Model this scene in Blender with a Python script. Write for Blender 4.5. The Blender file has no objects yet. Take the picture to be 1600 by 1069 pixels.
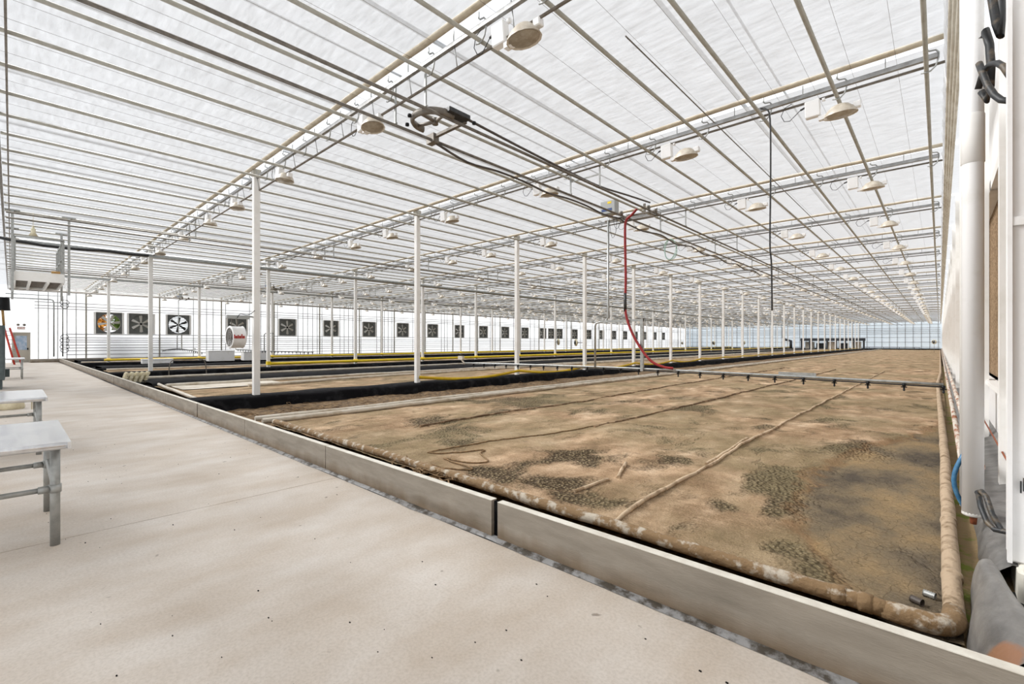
import bpy, math, random
from mathutils import Vector, Matrix, noise
R = random.Random(7)
PI = math.pi
sc = bpy.context.scene
col = sc.collection

# ------------------------------------------------------------------ camera, sky, sun, exposure
H = 1.5
cam_d = bpy.data.cameras.new('camera'); cam = bpy.data.objects.new('camera', cam_d); col.objects.link(cam)
cam_d.sensor_width = 36; cam_d.sensor_fit = 'HORIZONTAL'; cam_d.lens = 36 * 723 / 1600
cam_d.shift_y = 0.0006; cam_d.clip_end = 600; cam_d.clip_start = 0.05
cam.location = (0, 0, H); cam.rotation_euler = (PI / 2, 0, 0.7461)
sc.camera = cam
w = bpy.data.worlds.new('overcast_sky'); sc.world = w; w.use_nodes = True
bg = w.node_tree.nodes['Background']
bg.inputs[0].default_value = (0.93, 0.96, 1.0, 1); bg.inputs[1].default_value = 1.05
sun_d = bpy.data.lights.new('sun', 'SUN'); sun = bpy.data.objects.new('sun', sun_d); col.objects.link(sun)
sun_d.energy = 9.2; sun_d.angle = 0.4; sun_d.color = (1, .985, .965)
sun.rotation_euler = Vector((-.68, -.36, .64)).to_track_quat('Z', 'Y').to_euler()
vs = sc.view_settings
sc.display_settings.display_device = 'sRGB'
vs.view_transform = 'Standard'; vs.look = 'None'; vs.gamma = 1; vs.use_curve_mapping = False
vs.exposure = 0.31

# ------------------------------------------------------------------ materials
def srgb(c):
    return tuple((((v / 255) / 12.92) if v / 255 <= .04045 else (((v / 255) + .055) / 1.055) ** 2.4) for v in c)
def mat(name, c, rough=.6, metal=0, c2=None, scale=6, detail=5, lo=.4, hi=.65, bump=0, bscale=None, stretch=None, spec=.5, wave=None):
    m = bpy.data.materials.new(name); m.use_nodes = True
    nt = m.node_tree; N = nt.nodes; L = nt.links; b = N['Principled BSDF']
    b.inputs['Roughness'].default_value = rough; b.inputs['Metallic'].default_value = metal
    b.inputs['Specular IOR Level'].default_value = spec
    c = srgb(c) + (1,)
    b.inputs['Base Color'].default_value = c
    tc = N.new('ShaderNodeNewGeometry').outputs['Position']
    if stretch:
        mp = N.new('ShaderNodeMapping'); mp.inputs['Scale'].default_value = stretch
        L.new(tc, mp.inputs[0]); tc = mp.outputs[0]
    if c2:
        n = N.new('ShaderNodeTexNoise'); n.inputs['Scale'].default_value = scale; n.inputs['Detail'].default_value = detail
        n.inputs['Roughness'].default_value = .62
        L.new(tc, n.inputs['Vector'])
        r = N.new('ShaderNodeValToRGB'); r.color_ramp.elements[0].position = lo; r.color_ramp.elements[1].position = hi
        r.color_ramp.elements[0].color = c; r.color_ramp.elements[1].color = srgb(c2) + (1,)
        L.new(n.outputs['Fac'], r.inputs[0]); L.new(r.outputs[0], b.inputs['Base Color'])
    if bump:
        n2 = N.new('ShaderNodeTexNoise'); n2.inputs['Scale'].default_value = bscale or scale * 3; n2.inputs['Detail'].default_value = 6
        L.new(tc, n2.inputs['Vector'])
        bp = N.new('ShaderNodeBump'); bp.inputs['Strength'].default_value = bump; bp.inputs['Distance'].default_value = .02
        L.new(n2.outputs['Fac'], bp.inputs['Height']); L.new(bp.outputs[0], b.inputs['Normal'])
    return m
M = {}
M['white_paint'] = mat('white_paint', (244, 243, 240), .5, c2=(230, 228, 222), scale=2.2, lo=.5, hi=.75)
M['wall_white'] = mat('wall_white', (246, 246, 246), .5, c2=(228, 227, 222), scale=3.0, lo=.55, hi=.8, bump=.1, bscale=9)
M['pipe_white'] = mat('pipe_white', (176, 172, 160), .45, c2=(154, 148, 134), scale=5, lo=.45, hi=.75)
M['galv'] = mat('galvanised_steel', (178, 180, 178), .42, .55, c2=(150, 152, 150), scale=14, lo=.4, hi=.7)
M['galv_dark'] = mat('weathered_steel', (126, 119, 109), .5, .3, c2=(102, 95, 86), scale=10)
M['wall_bar_grey'] = mat('grey_wall_bar', (150, 148, 145), .5, c2=(124, 122, 119), scale=3)
M['alu'] = mat('aluminium_rail', (168, 169, 170), .38, .5, c2=(140, 140, 138), scale=8)
M['rail_dark'] = mat('brown_grey_tube', (128, 120, 110), .55, 0, c2=(104, 94, 82), scale=6)
M['cloth_roll'] = mat('gathered_curtain', (205, 194, 174), .85, c2=(178, 164, 140), scale=4, lo=.4, hi=.7, bump=.5, bscale=14)
M['black_rubber'] = mat('black_rubber', (34, 34, 36), .45, c2=(58, 58, 58), scale=12)
M['black_plastic'] = mat('black_plastic', (28, 29, 31), .4, spec=.22)
M['liner_black'] = mat('black_pond_liner', (20, 20, 22), .8, c2=(46, 46, 48), scale=3.5, lo=.5, hi=.75, bump=.8, bscale=5, spec=.06)
M['liner_grey'] = mat('grey_pond_liner', (122, 120, 117), .42, c2=(88, 86, 84), scale=5, lo=.4, hi=.65, bump=.5, bscale=7)
M['foil'] = mat('silvery_liner_edge', (146, 146, 146), .45, c2=(70, 64, 56), scale=9, lo=.44, hi=.58, bump=.6, bscale=18)
M['yellow'] = mat('yellow_pipe_paint', (250, 218, 30), .45, c2=(240, 200, 30), scale=3)
M['tape'] = mat('yellow_tape', (246, 206, 36), .5, c2=(234, 190, 40), scale=4)
M['red_hose'] = mat('red_hose', (150, 32, 34), .45)
M['blue_hose'] = mat('blue_hose', (52, 108, 150), .4, c2=(84, 134, 168), scale=20)
M['dark_hose'] = mat('dusty_dark_hose', (48, 50, 52), .5, c2=(112, 100, 84), scale=11, lo=.52, hi=.66)
M['fan_grey'] = mat('dark_fan_housing', (98, 100, 98), .5, c2=(84, 86, 84), scale=4)
M['fan_louver'] = mat('grey_louver', (112, 115, 112), .55)
M['blade'] = mat('pale_fan_blade', (196, 194, 188), .45, .3)
M['blade_dark'] = mat('dark_fan_blade', (46, 46, 46), .5)
M['red'] = mat('red_paint', (176, 48, 40), .5)
M['orange_ladder'] = mat('red_fibreglass', (196, 62, 44), .5, c2=(170, 50, 40), scale=8)
M['cabinet'] = mat('slate_grey_enamel', (86, 98, 100), .45, c2=(74, 84, 86), scale=5)
M['pad'] = mat('brown_cooling_pad', (158, 134, 106), .9, c2=(120, 98, 74), scale=30, lo=.35, hi=.65)
M['rust'] = mat('rusty_white_pipe', (206, 198, 186), .65, c2=(150, 92, 60), scale=4, lo=.48, hi=.6, stretch=(3, .6, 3))
M['rust_cap'] = mat('rust_brown', (150, 84, 52), .8, c2=(120, 62, 40), scale=20)
M['pvc'] = mat('dusty_white_pvc', (216, 208, 194), .55, c2=(184, 170, 148), scale=3, lo=.45, hi=.7)
M['crust'] = mat('mud_crusted_pipe', (142, 116, 84), .9, c2=(196, 186, 170), scale=9, detail=9, lo=.50, hi=.60, bump=.7, bscale=28)
M['crust_pale'] = mat('pale_crusted_pipe', (186, 164, 138), .9, c2=(120, 98, 70), scale=9, detail=8, lo=.5, hi=.68, bump=.7, bscale=28)
M['glass'] = mat('sky_reflection_pane', (150, 172, 196), .15, c2=(190, 200, 214), scale=5)  # bluish sky reflection painted into the pane's opaque colour
M['door_beige'] = mat('beige_door', (176, 170, 158), .5)
M['ctrl_grey'] = mat('control_box_grey', (176, 180, 180), .45)
M['blue_mark'] = mat('blue_print', (52, 76, 130), .5)
M['cream'] = mat('cream_plastic', (226, 218, 190), .6, c2=(200, 188, 156), scale=5)
M['wood'] = mat('pale_wood', (188, 150, 92), .7, c2=(160, 120, 70), scale=14, stretch=(1, 1, 8))
M['reflector'] = mat('lamp_reflector', (214, 206, 192), .4, c2=(186, 174, 156), scale=9)
M['lens'] = mat('lamp_lens', (150, 140, 124), .25, c2=(176, 166, 150), scale=12)
M['hose_brown'] = mat('brown_black_hose', (84, 76, 70), .5, c2=(64, 58, 54), scale=5)
M['buried'] = mat('crusted_drip_line', (206, 184, 156), .95, c2=(150, 126, 98), scale=6, detail=8, lo=.45, hi=.62, bump=.6, bscale=30)
M['buried_dark'] = mat('dark_drip_line', (112, 90, 68), .95, c2=(170, 144, 114), scale=5, detail=8, lo=.48, hi=.62)
M['twig'] = mat('dry_roots', (150, 122, 88), .9, c2=(104, 82, 56), scale=20)
M['green_tube'] = mat('green_white_tube', (168, 196, 186), .4)
M['dark_rack'] = mat('dark_equipment', (52, 56, 62), .6)
M['leaf_orange'] = mat('autumn_leaves', (214, 146, 52), .8, c2=(160, 110, 40), scale=3)
M['leaf_green'] = mat('green_leaves', (108, 132, 50), .8, c2=(66, 92, 34), scale=3)
M['bark'] = mat('bark', (96, 80, 64), .9)

def cloth_mat(name, colr, transp, transl, wr=.25):
    m = bpy.data.materials.new(name); m.use_nodes = True
    nt = m.node_tree; N = nt.nodes; L = nt.links
    for n in list(N): N.remove(n)
    out = N.new('ShaderNodeOutputMaterial')
    d = N.new('ShaderNodeBsdfDiffuse'); t = N.new('ShaderNodeBsdfTranslucent'); tr = N.new('ShaderNodeBsdfTransparent')
    c = srgb(colr) + (1,)
    pos = N.new('ShaderNodeNewGeometry').outputs['Position']
    mp = N.new('ShaderNodeMapping'); mp.inputs['Scale'].default_value = (1.0, 5.0, 1.0); L.new(pos, mp.inputs[0])
    n1 = N.new('ShaderNodeTexNoise'); n1.inputs['Scale'].default_value = 2.4; n1.inputs['Detail'].default_value = 10; n1.inputs['Roughness'].default_value = .72
    L.new(mp.outputs[0], n1.inputs['Vector'])
    rp = N.new('ShaderNodeValToRGB'); rp.color_ramp.elements[0].position = .3; rp.color_ramp.elements[1].position = .72
    rp.color_ramp.elements[0].color = tuple(v * (1 - wr) for v in c[:3]) + (1,); rp.color_ramp.elements[1].color = c
    L.new(n1.outputs['Fac'], rp.inputs[0])
    L.new(rp.outputs[0], t.inputs[0]); d.inputs[0].default_value = c
    tr.inputs[0].default_value = (1, 1, 1, 1)
    m1 = N.new('ShaderNodeMixShader'); m1.inputs[0].default_value = transl; L.new(d.outputs[0], m1.inputs[1]); L.new(t.outputs[0], m1.inputs[2])
    m2 = N.new('ShaderNodeMixShader'); m2.inputs[0].default_value = transp; L.new(m1.outputs[0], m2.inputs[1]); L.new(tr.outputs[0], m2.inputs[2])
    mr = N.new('ShaderNodeMapRange'); mr.inputs[1].default_value = .28; mr.inputs[2].default_value = .72; mr.inputs[3].default_value = transp * (1 - wr); mr.inputs[4].default_value = transp * (1 + wr)
    L.new(n1.outputs['Fac'], mr.inputs[0]); L.new(mr.outputs[0], m2.inputs[0])
    L.new(m2.outputs[0], out.inputs[0])
    return m
M['curtain'] = cloth_mat('shade_curtain', (206, 208, 211), .30, .25, .40)
M['clad'] = cloth_mat('translucent_cladding', (246, 247, 248), .05, .50, .07)
M['clad_far'] = cloth_mat('translucent_cladding_far', (238, 244, 248), .12, .55, .06)
M['clad_front'] = cloth_mat('clear_front_cladding', (240, 240, 240), .20, .5, .04)

def concrete_mat():
    m = bpy.data.materials.new('walkway_concrete'); m.use_nodes = True
    nt = m.node_tree; N = nt.nodes; L = nt.links; b = N['Principled BSDF']; b.inputs['Roughness'].default_value = .62
    pos = N.new('ShaderNodeNewGeometry').outputs['Position']
    def no(s, det, st=None, rough=.6):
        v = pos
        if st:
            mp = N.new('ShaderNodeMapping'); mp.inputs['Scale'].default_value = st; L.new(pos, mp.inputs[0]); v = mp.outputs[0]
        n = N.new('ShaderNodeTexNoise'); n.inputs['Scale'].default_value = s; n.inputs['Detail'].default_value = det; n.inputs['Roughness'].default_value = rough
        L.new(v, n.inputs['Vector']); return n.outputs['Fac']
    def ramp(f, p0, c0, p1, c1):
        r = N.new('ShaderNodeValToRGB'); r.color_ramp.elements[0].position = p0; r.color_ramp.elements[1].position = p1
        r.color_ramp.elements[0].color = c0; r.color_ramp.elements[1].color = c1; L.new(f, r.inputs[0]); return r.outputs[0]
    def mix(a, bb, f=None, fac=1, mode='MIX'):
        x = N.new('ShaderNodeMix'); x.data_type = 'RGBA'; x.blend_type = mode; x.inputs[0].default_value = fac
        if f is not None: L.new(f, x.inputs[0])
        L.new(a, x.inputs[6]); L.new(bb, x.inputs[7]); return x.outputs[2]
    g = lambda t: srgb(t) + (1,)
    a = ramp(no(.9, 6), .32, g((212, 204, 195)), .68, g((229, 223, 216)))
    c = ramp(no(2.2, 7, (1, .45, 1)), .35, g((228, 218, 206)), .7, g((255, 255, 255)))
    col1 = mix(a, c, fac=.8, mode='MULTIPLY')
    d = ramp(no(60, 3), .3, g((226, 224, 220)), .6, g((255, 255, 255)))
    col2 = mix(col1, d, fac=.6, mode='MULTIPLY')
    sp = ramp(no(9, 2, None, .4), .74, (1, 1, 1, 1), .78, g((120, 104, 90)))
    col3 = mix(col2, sp, fac=.6, mode='MULTIPLY')
    L.new(col3, b.inputs['Base Color'])
    n2 = no(26, 6)
    bp = N.new('ShaderNodeBump'); bp.inputs['Strength'].default_value = .12; bp.inputs['Distance'].default_value = .01
    L.new(n2, bp.inputs['Height']); L.new(bp.outputs[0], b.inputs['Normal'])
    return m
M['concrete'] = concrete_mat()

def soil_mat(name, wet=False, tint=1.12):
    m = bpy.data.materials.new(name); m.use_nodes = True
    nt = m.node_tree; N = nt.nodes; L = nt.links; b = N['Principled BSDF']; b.inputs['Roughness'].default_value = .95
    b.inputs['Specular IOR Level'].default_value = .15
    pos = N.new('ShaderNodeNewGeometry').outputs['Position']
    def mp_(st, rot=0, loc=(0, 0, 0)):
        mp = N.new('ShaderNodeMapping'); mp.inputs['Scale'].default_value = st; mp.inputs['Rotation'].default_value = (0, 0, rot); mp.inputs['Location'].default_value = loc
        L.new(pos, mp.inputs[0]); return mp.outputs[0]
    def no(s, det, v, rough=.6, dist=0):
        n = N.new('ShaderNodeTexNoise'); n.inputs['Scale'].default_value = s; n.inputs['Detail'].default_value = det; n.inputs['Roughness'].default_value = rough
        n.inputs['Distortion'].default_value = dist
        L.new(v, n.inputs['Vector']); return n.outputs['Fac']
    def ramp(f, pts):
        r = N.new('ShaderNodeValToRGB'); cr = r.color_ramp
        while len(cr.elements) < len(pts): cr.elements.new(.5)
        for e, (p, c) in zip(cr.elements, pts):
            e.position = p; e.color = c if len(c) == 4 else srgb(c) + (1,)
        L.new(f, r.inputs[0]); return r.outputs[0]
    def mix(a, bb, f=None, fac=1, mode='MIX'):
        x = N.new('ShaderNodeMix'); x.data_type = 'RGBA'; x.blend_type = mode; x.inputs[0].default_value = fac
        if f is not None: L.new(f, x.inputs[0])
        L.new(a, x.inputs[6]); L.new(bb, x.inputs[7]); return x.outputs[2]
    def math_(op, a, bv):
        x = N.new('ShaderNodeMath'); x.operation = op
        for i, v in ((0, a), (1, bv)):
            if isinstance(v, (int, float)): x.inputs[i].default_value = v
            else: L.new(v, x.inputs[i])
        return x.outputs[0]
    W = (1, 1, 1, 1); K = (0, 0, 0, 1)
    T = lambda c: tuple(min(255, v * tint) for v in c)
    v0 = mp_((1, .55, 1), .75)
    base = ramp(no(1.7, 8, v0, .66), [(.30, T((136, 112, 88))), (.46, T((168, 142, 114))), (.60, T((198, 172, 144))), (.74, T((226, 204, 178)))])
    # crumbly darker patches of clods
    pn = no(1.25, 6, mp_((1, .7, 1), .4, (3.1, 1.7, 0)), .62, .5)
    if wet:
        at = N.new('ShaderNodeAttribute'); at.attribute_name = 'clod'
        pn = math_('ADD', math_('MULTIPLY', math_('SUBTRACT', pn, .5), 1.25), math_('ADD', math_('MULTIPLY', at.outputs['Fac'], .30), .47))
    pm = ramp(pn, [(.52, K), (.66, W)])
    vo = N.new('ShaderNodeTexVoronoi'); vo.inputs['Scale'].default_value = 27; L.new(pos, vo.inputs['Vector'])
    vo.feature = 'F1'
    clod = ramp(vo.outputs['Distance'], [(.08, T((190, 176, 146))), (.26, T((126, 112, 86))), (.55, T((58, 50, 38)))])
    vf = N.new('ShaderNodeTexVoronoi'); vf.inputs['Scale'].default_value = 62; L.new(pos, vf.inputs['Vector'])
    grain = ramp(vf.outputs['Distance'], [(.1, W), (.6, (.62, .60, .57, 1))])
    base = mix(base, grain, f=ramp(no(2.6, 4, mp_((1, .6, 1), 1.1, (7, 7, 0))), [(.4, K), (.6, (.8, .8, .8, 1))]), mode='MULTIPLY')
    streak = ramp(no(5.5, 6, mp_((.45, 1.7, 1), .75, (2, 2, 0)), .65, .8), [(.32, (.70, .67, .62, 1)), (.56, W)])
    base = mix(base, streak, fac=.75, mode='MULTIPLY')
    fine = no(95, 3, pos, .6)
    c1 = mix(base, clod, f=math_('MULTIPLY', pm, .85))
    # grey-green algae tint
    am = ramp(no(.42, 4, mp_((1, 1, 1), 0, (9, 4, 0))), [(.40, K), (.58, W)])
    c2 = mix(c1, ramp(no(5, 4, pos), [(.3, T((112, 102, 78))), (.7, T((140, 128, 98)))]), f=math_('MULTIPLY', am, .6))
    c3 = mix(c2, ramp(fine, [(.3, (.55, .53, .5, 1)), (.62, (1.0, 1.0, 1.0, 1))]), fac=.75, mode='MULTIPLY')
    hgt = no(30, 6, pos)
    hmix = math_('ADD', math_('MULTIPLY', hgt, .5), math_('MULTIPLY', math_('MULTIPLY', vo.outputs['Distance'], pm), -1.2))
    out = c3
    if wet:
        # the damp silted hollow along the right edge of the nearest bed
        ad = N.new('ShaderNodeAttribute'); ad.attribute_name = 'damp'
        e = no(3.2, 6, pos, .62)
        f = math_('ADD', ad.outputs['Fac'], math_('MULTIPLY', math_('SUBTRACT', e, .5), 1.15))
        wm = ramp(f, [(.46, K), (.56, W)])
        edge = ramp(f, [(.30, K), (.47, W), (.66, K)])
        cv = N.new('ShaderNodeTexVoronoi'); cv.feature = 'DISTANCE_TO_EDGE'; cv.inputs['Scale'].default_value = 11
        dn = N.new('ShaderNodeMix'); dn.data_type = 'VECTOR'; dn.inputs[0].default_value = .06
        nv = N.new('ShaderNodeTexNoise'); nv.inputs['Scale'].default_value = 6; L.new(pos, nv.inputs['Vector'])
        L.new(pos, dn.inputs[4]); L.new(nv.outputs['Color'], dn.inputs[5]); L.new(dn.outputs[1], cv.inputs['Vector'])
        crack = ramp(cv.outputs['Distance'], [(.0, (.50, .48, .45, 1)), (.03, W)])
        wet_c = ramp(no(1.6, 6, mp_((1, .6, 1), .5, (2, 8, 0))), [(.32, (92, 84, 74)), (.47, (128, 114, 93)), (.60, (152, 131, 100)), (.75, (178, 150, 110))])
        wet_c = mix(wet_c, crack, fac=.9, mode='MULTIPLY')
        wet_c = mix(wet_c, ramp(fine, [(.3, (.7, .7, .68, 1)), (.6, W)]), fac=.7, mode='MULTIPLY')
        out = mix(out, wet_c, f=wm)
        rim = N.new('ShaderNodeRGB'); rim.outputs[0].default_value = srgb((132, 90, 54)) + (1,)
        out = mix(out, rim.outputs[0], f=math_('MULTIPLY', edge, .34))
    L.new(out, b.inputs['Base Color'])
    bp = N.new('ShaderNodeBump'); bp.inputs['Strength'].default_value = 1.0; bp.inputs['Distance'].default_value = .035
    L.new(hmix, bp.inputs['Height']); L.new(bp.outputs[0], b.inputs['Normal'])
    return m
M['soil_wet'] = soil_mat('dry_bed_soil_near', True)
M['soil'] = soil_mat('dry_bed_soil', False)
M['debris'] = mat('aisle_debris', (84, 66, 45), .95, c2=(140, 114, 80), scale=9, detail=9, lo=.42, hi=.66, bump=1, bscale=22)
M['dirt_dark'] = mat('dark_aisle_liner', (26, 25, 25), .85, c2=(58, 55, 52), scale=2.5, lo=.45, hi=.75, bump=.6, bscale=6, spec=.06)
M['moss'] = mat('mossy_mud', (150, 128, 92), .95, c2=(116, 126, 48), scale=3.6, detail=7, lo=.53, hi=.62, bump=1, bscale=30)
M['curb'] = mat('fibre_cement_curb', (158, 150, 138), .8, c2=(128, 121, 110), scale=3.2, detail=9, lo=.38, hi=.72, bump=.15, bscale=60, stretch=(.5, 1, 2.6))
def stain_base(m, z0, z1, c):
    nt = m.node_tree; N = nt.nodes; L = nt.links; b = N['Principled BSDF']; src = b.inputs['Base Color'].links[0].from_socket
    g = N.new('ShaderNodeNewGeometry'); se = N.new('ShaderNodeSeparateXYZ'); L.new(g.outputs['Position'], se.inputs[0])
    n = N.new('ShaderNodeTexNoise'); n.inputs['Scale'].default_value = 6; n.inputs['Detail'].default_value = 8
    mp = N.new('ShaderNodeMapping'); mp.inputs['Scale'].default_value = (1, 1, .35); L.new(g.outputs['Position'], mp.inputs[0]); L.new(mp.outputs[0], n.inputs['Vector'])
    a = N.new('ShaderNodeMath'); a.operation = 'MULTIPLY_ADD'; L.new(n.outputs['Fac'], a.inputs[0]); a.inputs[1].default_value = -.16; L.new(se.outputs[2], a.inputs[2])
    r = N.new('ShaderNodeMapRange'); r.inputs[1].default_value = z0 - .08; r.inputs[2].default_value = z1 - .08; r.inputs[3].default_value = 1; r.inputs[4].default_value = 0
    L.new(a.outputs[0], r.inputs[0])
    x = N.new('ShaderNodeMix'); x.data_type = 'RGBA'; x.blend_type = 'MULTIPLY'; L.new(r.outputs[0], x.inputs[0]); L.new(src, x.inputs[6]); x.inputs[7].default_value = srgb(c) + (1,)
    L.new(x.outputs[2], b.inputs['Base Color'])
stain_base(M['curb'], .02, .14, (206, 190, 172))
M['curb_top'] = mat('curb_top_edge', (232, 229, 218), .8, c2=(214, 208, 196), scale=8)
M['patch_rust'] = mat('rust_stained_liner', (156, 110, 78), .6, c2=(128, 116, 104), scale=6, lo=.42, hi=.7)

# ------------------------------------------------------------------ mesh helpers
class MB:
    def __init__(s): s.v = []; s.f = []; s.s = []; s.mi = []; s.cur = 0
    def face(s, idx, smooth=False): s.f.append(idx); s.s.append(smooth); s.mi.append(s.cur)
    def box(s, x0, x1, y0, y1, z0, z1, bev=0):
        if x0 > x1: x0, x1 = x1, x0
        if y0 > y1: y0, y1 = y1, y0
        if z0 > z1: z0, z1 = z1, z0
        b = len(s.v)
        s.v += [(x0, y0, z0), (x1, y0, z0), (x1, y1, z0), (x0, y1, z0), (x0, y0, z1), (x1, y0, z1), (x1, y1, z1), (x0, y1, z1)]
        for q in ((0, 3, 2, 1), (4, 5, 6, 7), (0, 1, 5, 4), (1, 2, 6, 5), (2, 3, 7, 6), (3, 0, 4, 7)): s.face(tuple(b + i for i in q))
        return s
    def bbox(s, x0, x1, y0, y1, z0, z1, c=.01):      # box with chamfered vertical edges and top
        b = len(s.v)
        def ring(d, z): return [(x0 + d, y0, z), (x1 - d, y0, z), (x1, y0 + d, z), (x1, y1 - d, z), (x1 - d, y1, z), (x0 + d, y1, z), (x0, y1 - d, z), (x0, y0 + d, z)]
        def ring2(z): return [(x0 + c, y0 + c, z), (x1 - c, y0 + c, z), (x1 - c, y0 + c, z), (x1 - c, y1 - c, z), (x1 - c, y1 - c, z), (x0 + c, y1 - c, z), (x0 + c, y1 - c, z), (x0 + c, y0 + c, z)]
        s.v += ring2(z0) + ring(c, z0 + c) + ring(c, z1 - c) + ring2(z1)
        for k in range(3):
            for i in range(8):
                j = (i + 1) % 8
                s.face((b + k * 8 + i, b + k * 8 + j, b + k * 8 + 8 + j, b + k * 8 + 8 + i))
        s.face(tuple(b + i for i in (6, 4, 2, 0))); s.face(tuple(b + 24 + i for i in (0, 2, 4, 6)))
        return s
    def tube(s, pts, r, n=8, cap=True, squash=None):
        pts = [Vector(p) for p in pts]
        rr = r if isinstance(r, (list, tuple)) else [r] * len(pts)
        b = len(s.v); u = None
        for i, p in enumerate(pts):
            t = (pts[min(i + 1, len(pts) - 1)] - pts[max(i - 1, 0)])
            t = t.normalized() if t.length > 1e-9 else Vector((0, 0, 1))
            if u is None:
                a = Vector((0, 0, 1)) if abs(t.z) < .9 else Vector((1, 0, 0))
                u = (a - t * a.dot(t)).normalized()
            else:
                u = u - t * u.dot(t)
                u = u.normalized() if u.length > 1e-6 else Vector((1, 0, 0))
            q = t.cross(u)
            for k in range(n):
                an = 2 * PI * (k + .5) / n
                d = (u * math.cos(an) * (squash or 1) + q * math.sin(an)) * rr[i]
                s.v.append(tuple(p + d))
        for i in range(len(pts) - 1):
            for k in range(n):
                j = (k + 1) % n
                s.face((b + i * n + k, b + i * n + j, b + (i + 1) * n + j, b + (i + 1) * n + k), True)
        if cap:
            s.face(tuple(b + k for k in range(n - 1, -1, -1))); e = b + (len(pts) - 1) * n
            s.face(tuple(e + k for k in range(n)))
        return s
    def lathe(s, prof, c, n=16, axis='Z', ex=1, ey=1):
        b = len(s.v)
        for (r, h) in prof:
            for k in range(n):
                a = 2 * PI * k / n; x, y = r * math.cos(a) * ex, r * math.sin(a) * ey
                if axis == 'Z': p = (c[0] + x, c[1] + y, c[2] + h)
                elif axis == 'X': p = (c[0] + h, c[1] + x, c[2] + y)
                else: p = (c[0] + x, c[1] + h, c[2] + y)
                s.v.append(p)
        for i in range(len(prof) - 1):
            for k in range(n):
                j = (k + 1) % n
                s.face((b + i * n + k, b + i * n + j, b + (i + 1) * n + j, b + (i + 1) * n + k), True)
        return s
    def quad(s, a, b_, c, d, smooth=False):
        b = len(s.v); s.v += [a, b_, c, d]; s.face((b, b + 1, b + 2, b + 3), smooth); return s
    def grid(s, xs, ys, fz, smooth=True):
        b = len(s.v); n = len(xs)
        for y in ys:
            for x in xs: s.v.append((x, y, fz(x, y)))
        for j in range(len(ys) - 1):
            for i in range(n - 1):
                s.face((b + j * n + i, b + j * n + i + 1, b + (j + 1) * n + i + 1, b + (j + 1) * n + i), smooth)
        return s
    def mesh(s, name, m):
        me = bpy.data.meshes.new(name); me.from_pydata(s.v, [], s.f)
        ms = m if isinstance(m, (list, tuple)) else [m]
        for x in ms: me.materials.append(x)
        me.polygons.foreach_set('use_smooth', s.s)
        if len(ms) > 1: me.polygons.foreach_set('material_index', s.mi)
        me.update(); return me

def tag(o, label=None, cat=None, group=None, kind=None):
    if label: o['label'] = label
    if cat: o['category'] = cat
    if group: o['group'] = group
    if kind: o['kind'] = kind
    return o
def link(name, data, parent=None, loc=None):
    o = bpy.data.objects.new(name, data); col.objects.link(o)
    if loc: o.location = loc
    if parent: o.parent = parent
    return o
def obj(name, mb, m, parent=None, world=True, kind=None):
    """link an MB as one mesh object; coordinates are world ones unless world=False"""
    o = link(name, mb.mesh(name, m))
    if parent:
        o.parent = parent
        if world: o.matrix_parent_inverse = Matrix.Translation(-parent.location) if parent.parent is None else Matrix()
    if kind: o['kind'] = kind
    return o
def empty(name, loc=(0, 0, 0), rz=0):
    o = bpy.data.objects.new(name, None); col.objects.link(o); o.location = loc; o.rotation_euler = (0, 0, rz); o.empty_display_size = .1
    return o
def copy_tree(root, kids):
    r = root.copy(); col.objects.link(r)
    for ch, gk in kids:
        c = ch.copy(); col.objects.link(c); c.parent = r
        for g in gk:
            d = g.copy(); col.objects.link(d); d.parent = c
    return r
def tree_of(root):
    allo = [o for o in bpy.data.objects if o.parent == root]
    return [(o, [g for g in bpy.data.objects if g.parent == o]) for o in allo]
ORD = ['first', 'second', 'third', 'fourth', 'fifth', 'sixth', 'seventh', 'eighth', 'ninth', 'tenth', 'eleventh', 'twelfth', 'thirteenth', 'fourteenth', 'fifteenth', 'sixteenth', 'seventeenth', 'eighteenth', 'nineteenth', 'twentieth']
TENS = {20: 'twenty', 30: 'thirty', 40: 'forty', 50: 'fifty'}
def ordw(n):                                       # 1-based
    if n <= 20: return ORD[n - 1]
    t, u = n // 10 * 10, n % 10
    return {20: 'twentieth', 30: 'thirtieth', 40: 'fortieth', 50: 'fiftieth'}[t] if u == 0 else TENS[t] + '-' + ORD[u - 1]

# ------------------------------------------------------------------ layout constants (metres)
XL, XR = -50.94, .38                                # left wall, right column line
ROWS = [-12.45, -25.28, -38.11]
BAY = 12.83
Y0, DY, NT = 4.12, 4.82, 25
TY = [Y0 + DY * k for k in range(NT)]
YF = Y0 + DY * NT                                   # far wall 124.6
YN = -.72                                           # near wall behind the camera's foot
CURB = 2.5
ZP = 5.43                                           # heating pipes

# ------------------------------------------------------------------ setting: floor, ground, walls, ceiling
floor = tag(empty('floor'), kind='structure')
xj = [.9, -4.92, -9.85, -14.8, -19.7, -24.6, -29.5, -34.4, -39.3, -44.2, -50.9]
for a, b in zip(xj[:-1], xj[1:]):
    obj('floor_slab', MB().box(b + .0045, a - .0045, YN - .3, CURB - .045, -.12, 0), M['concrete'], floor)
obj('floor_base', MB().box(XL - .2, 1.2, YN - .4, CURB + .1, -.2, -.04), M['black_rubber'], floor)
ground = tag(empty('ground'), kind='structure')
g = MB().grid([XL - 1, -12.5, -5, .7], [CURB + .05, 20, 60, YF + .5], lambda x, y: -.10)
obj('subsoil', g, M['debris'], ground)

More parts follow.
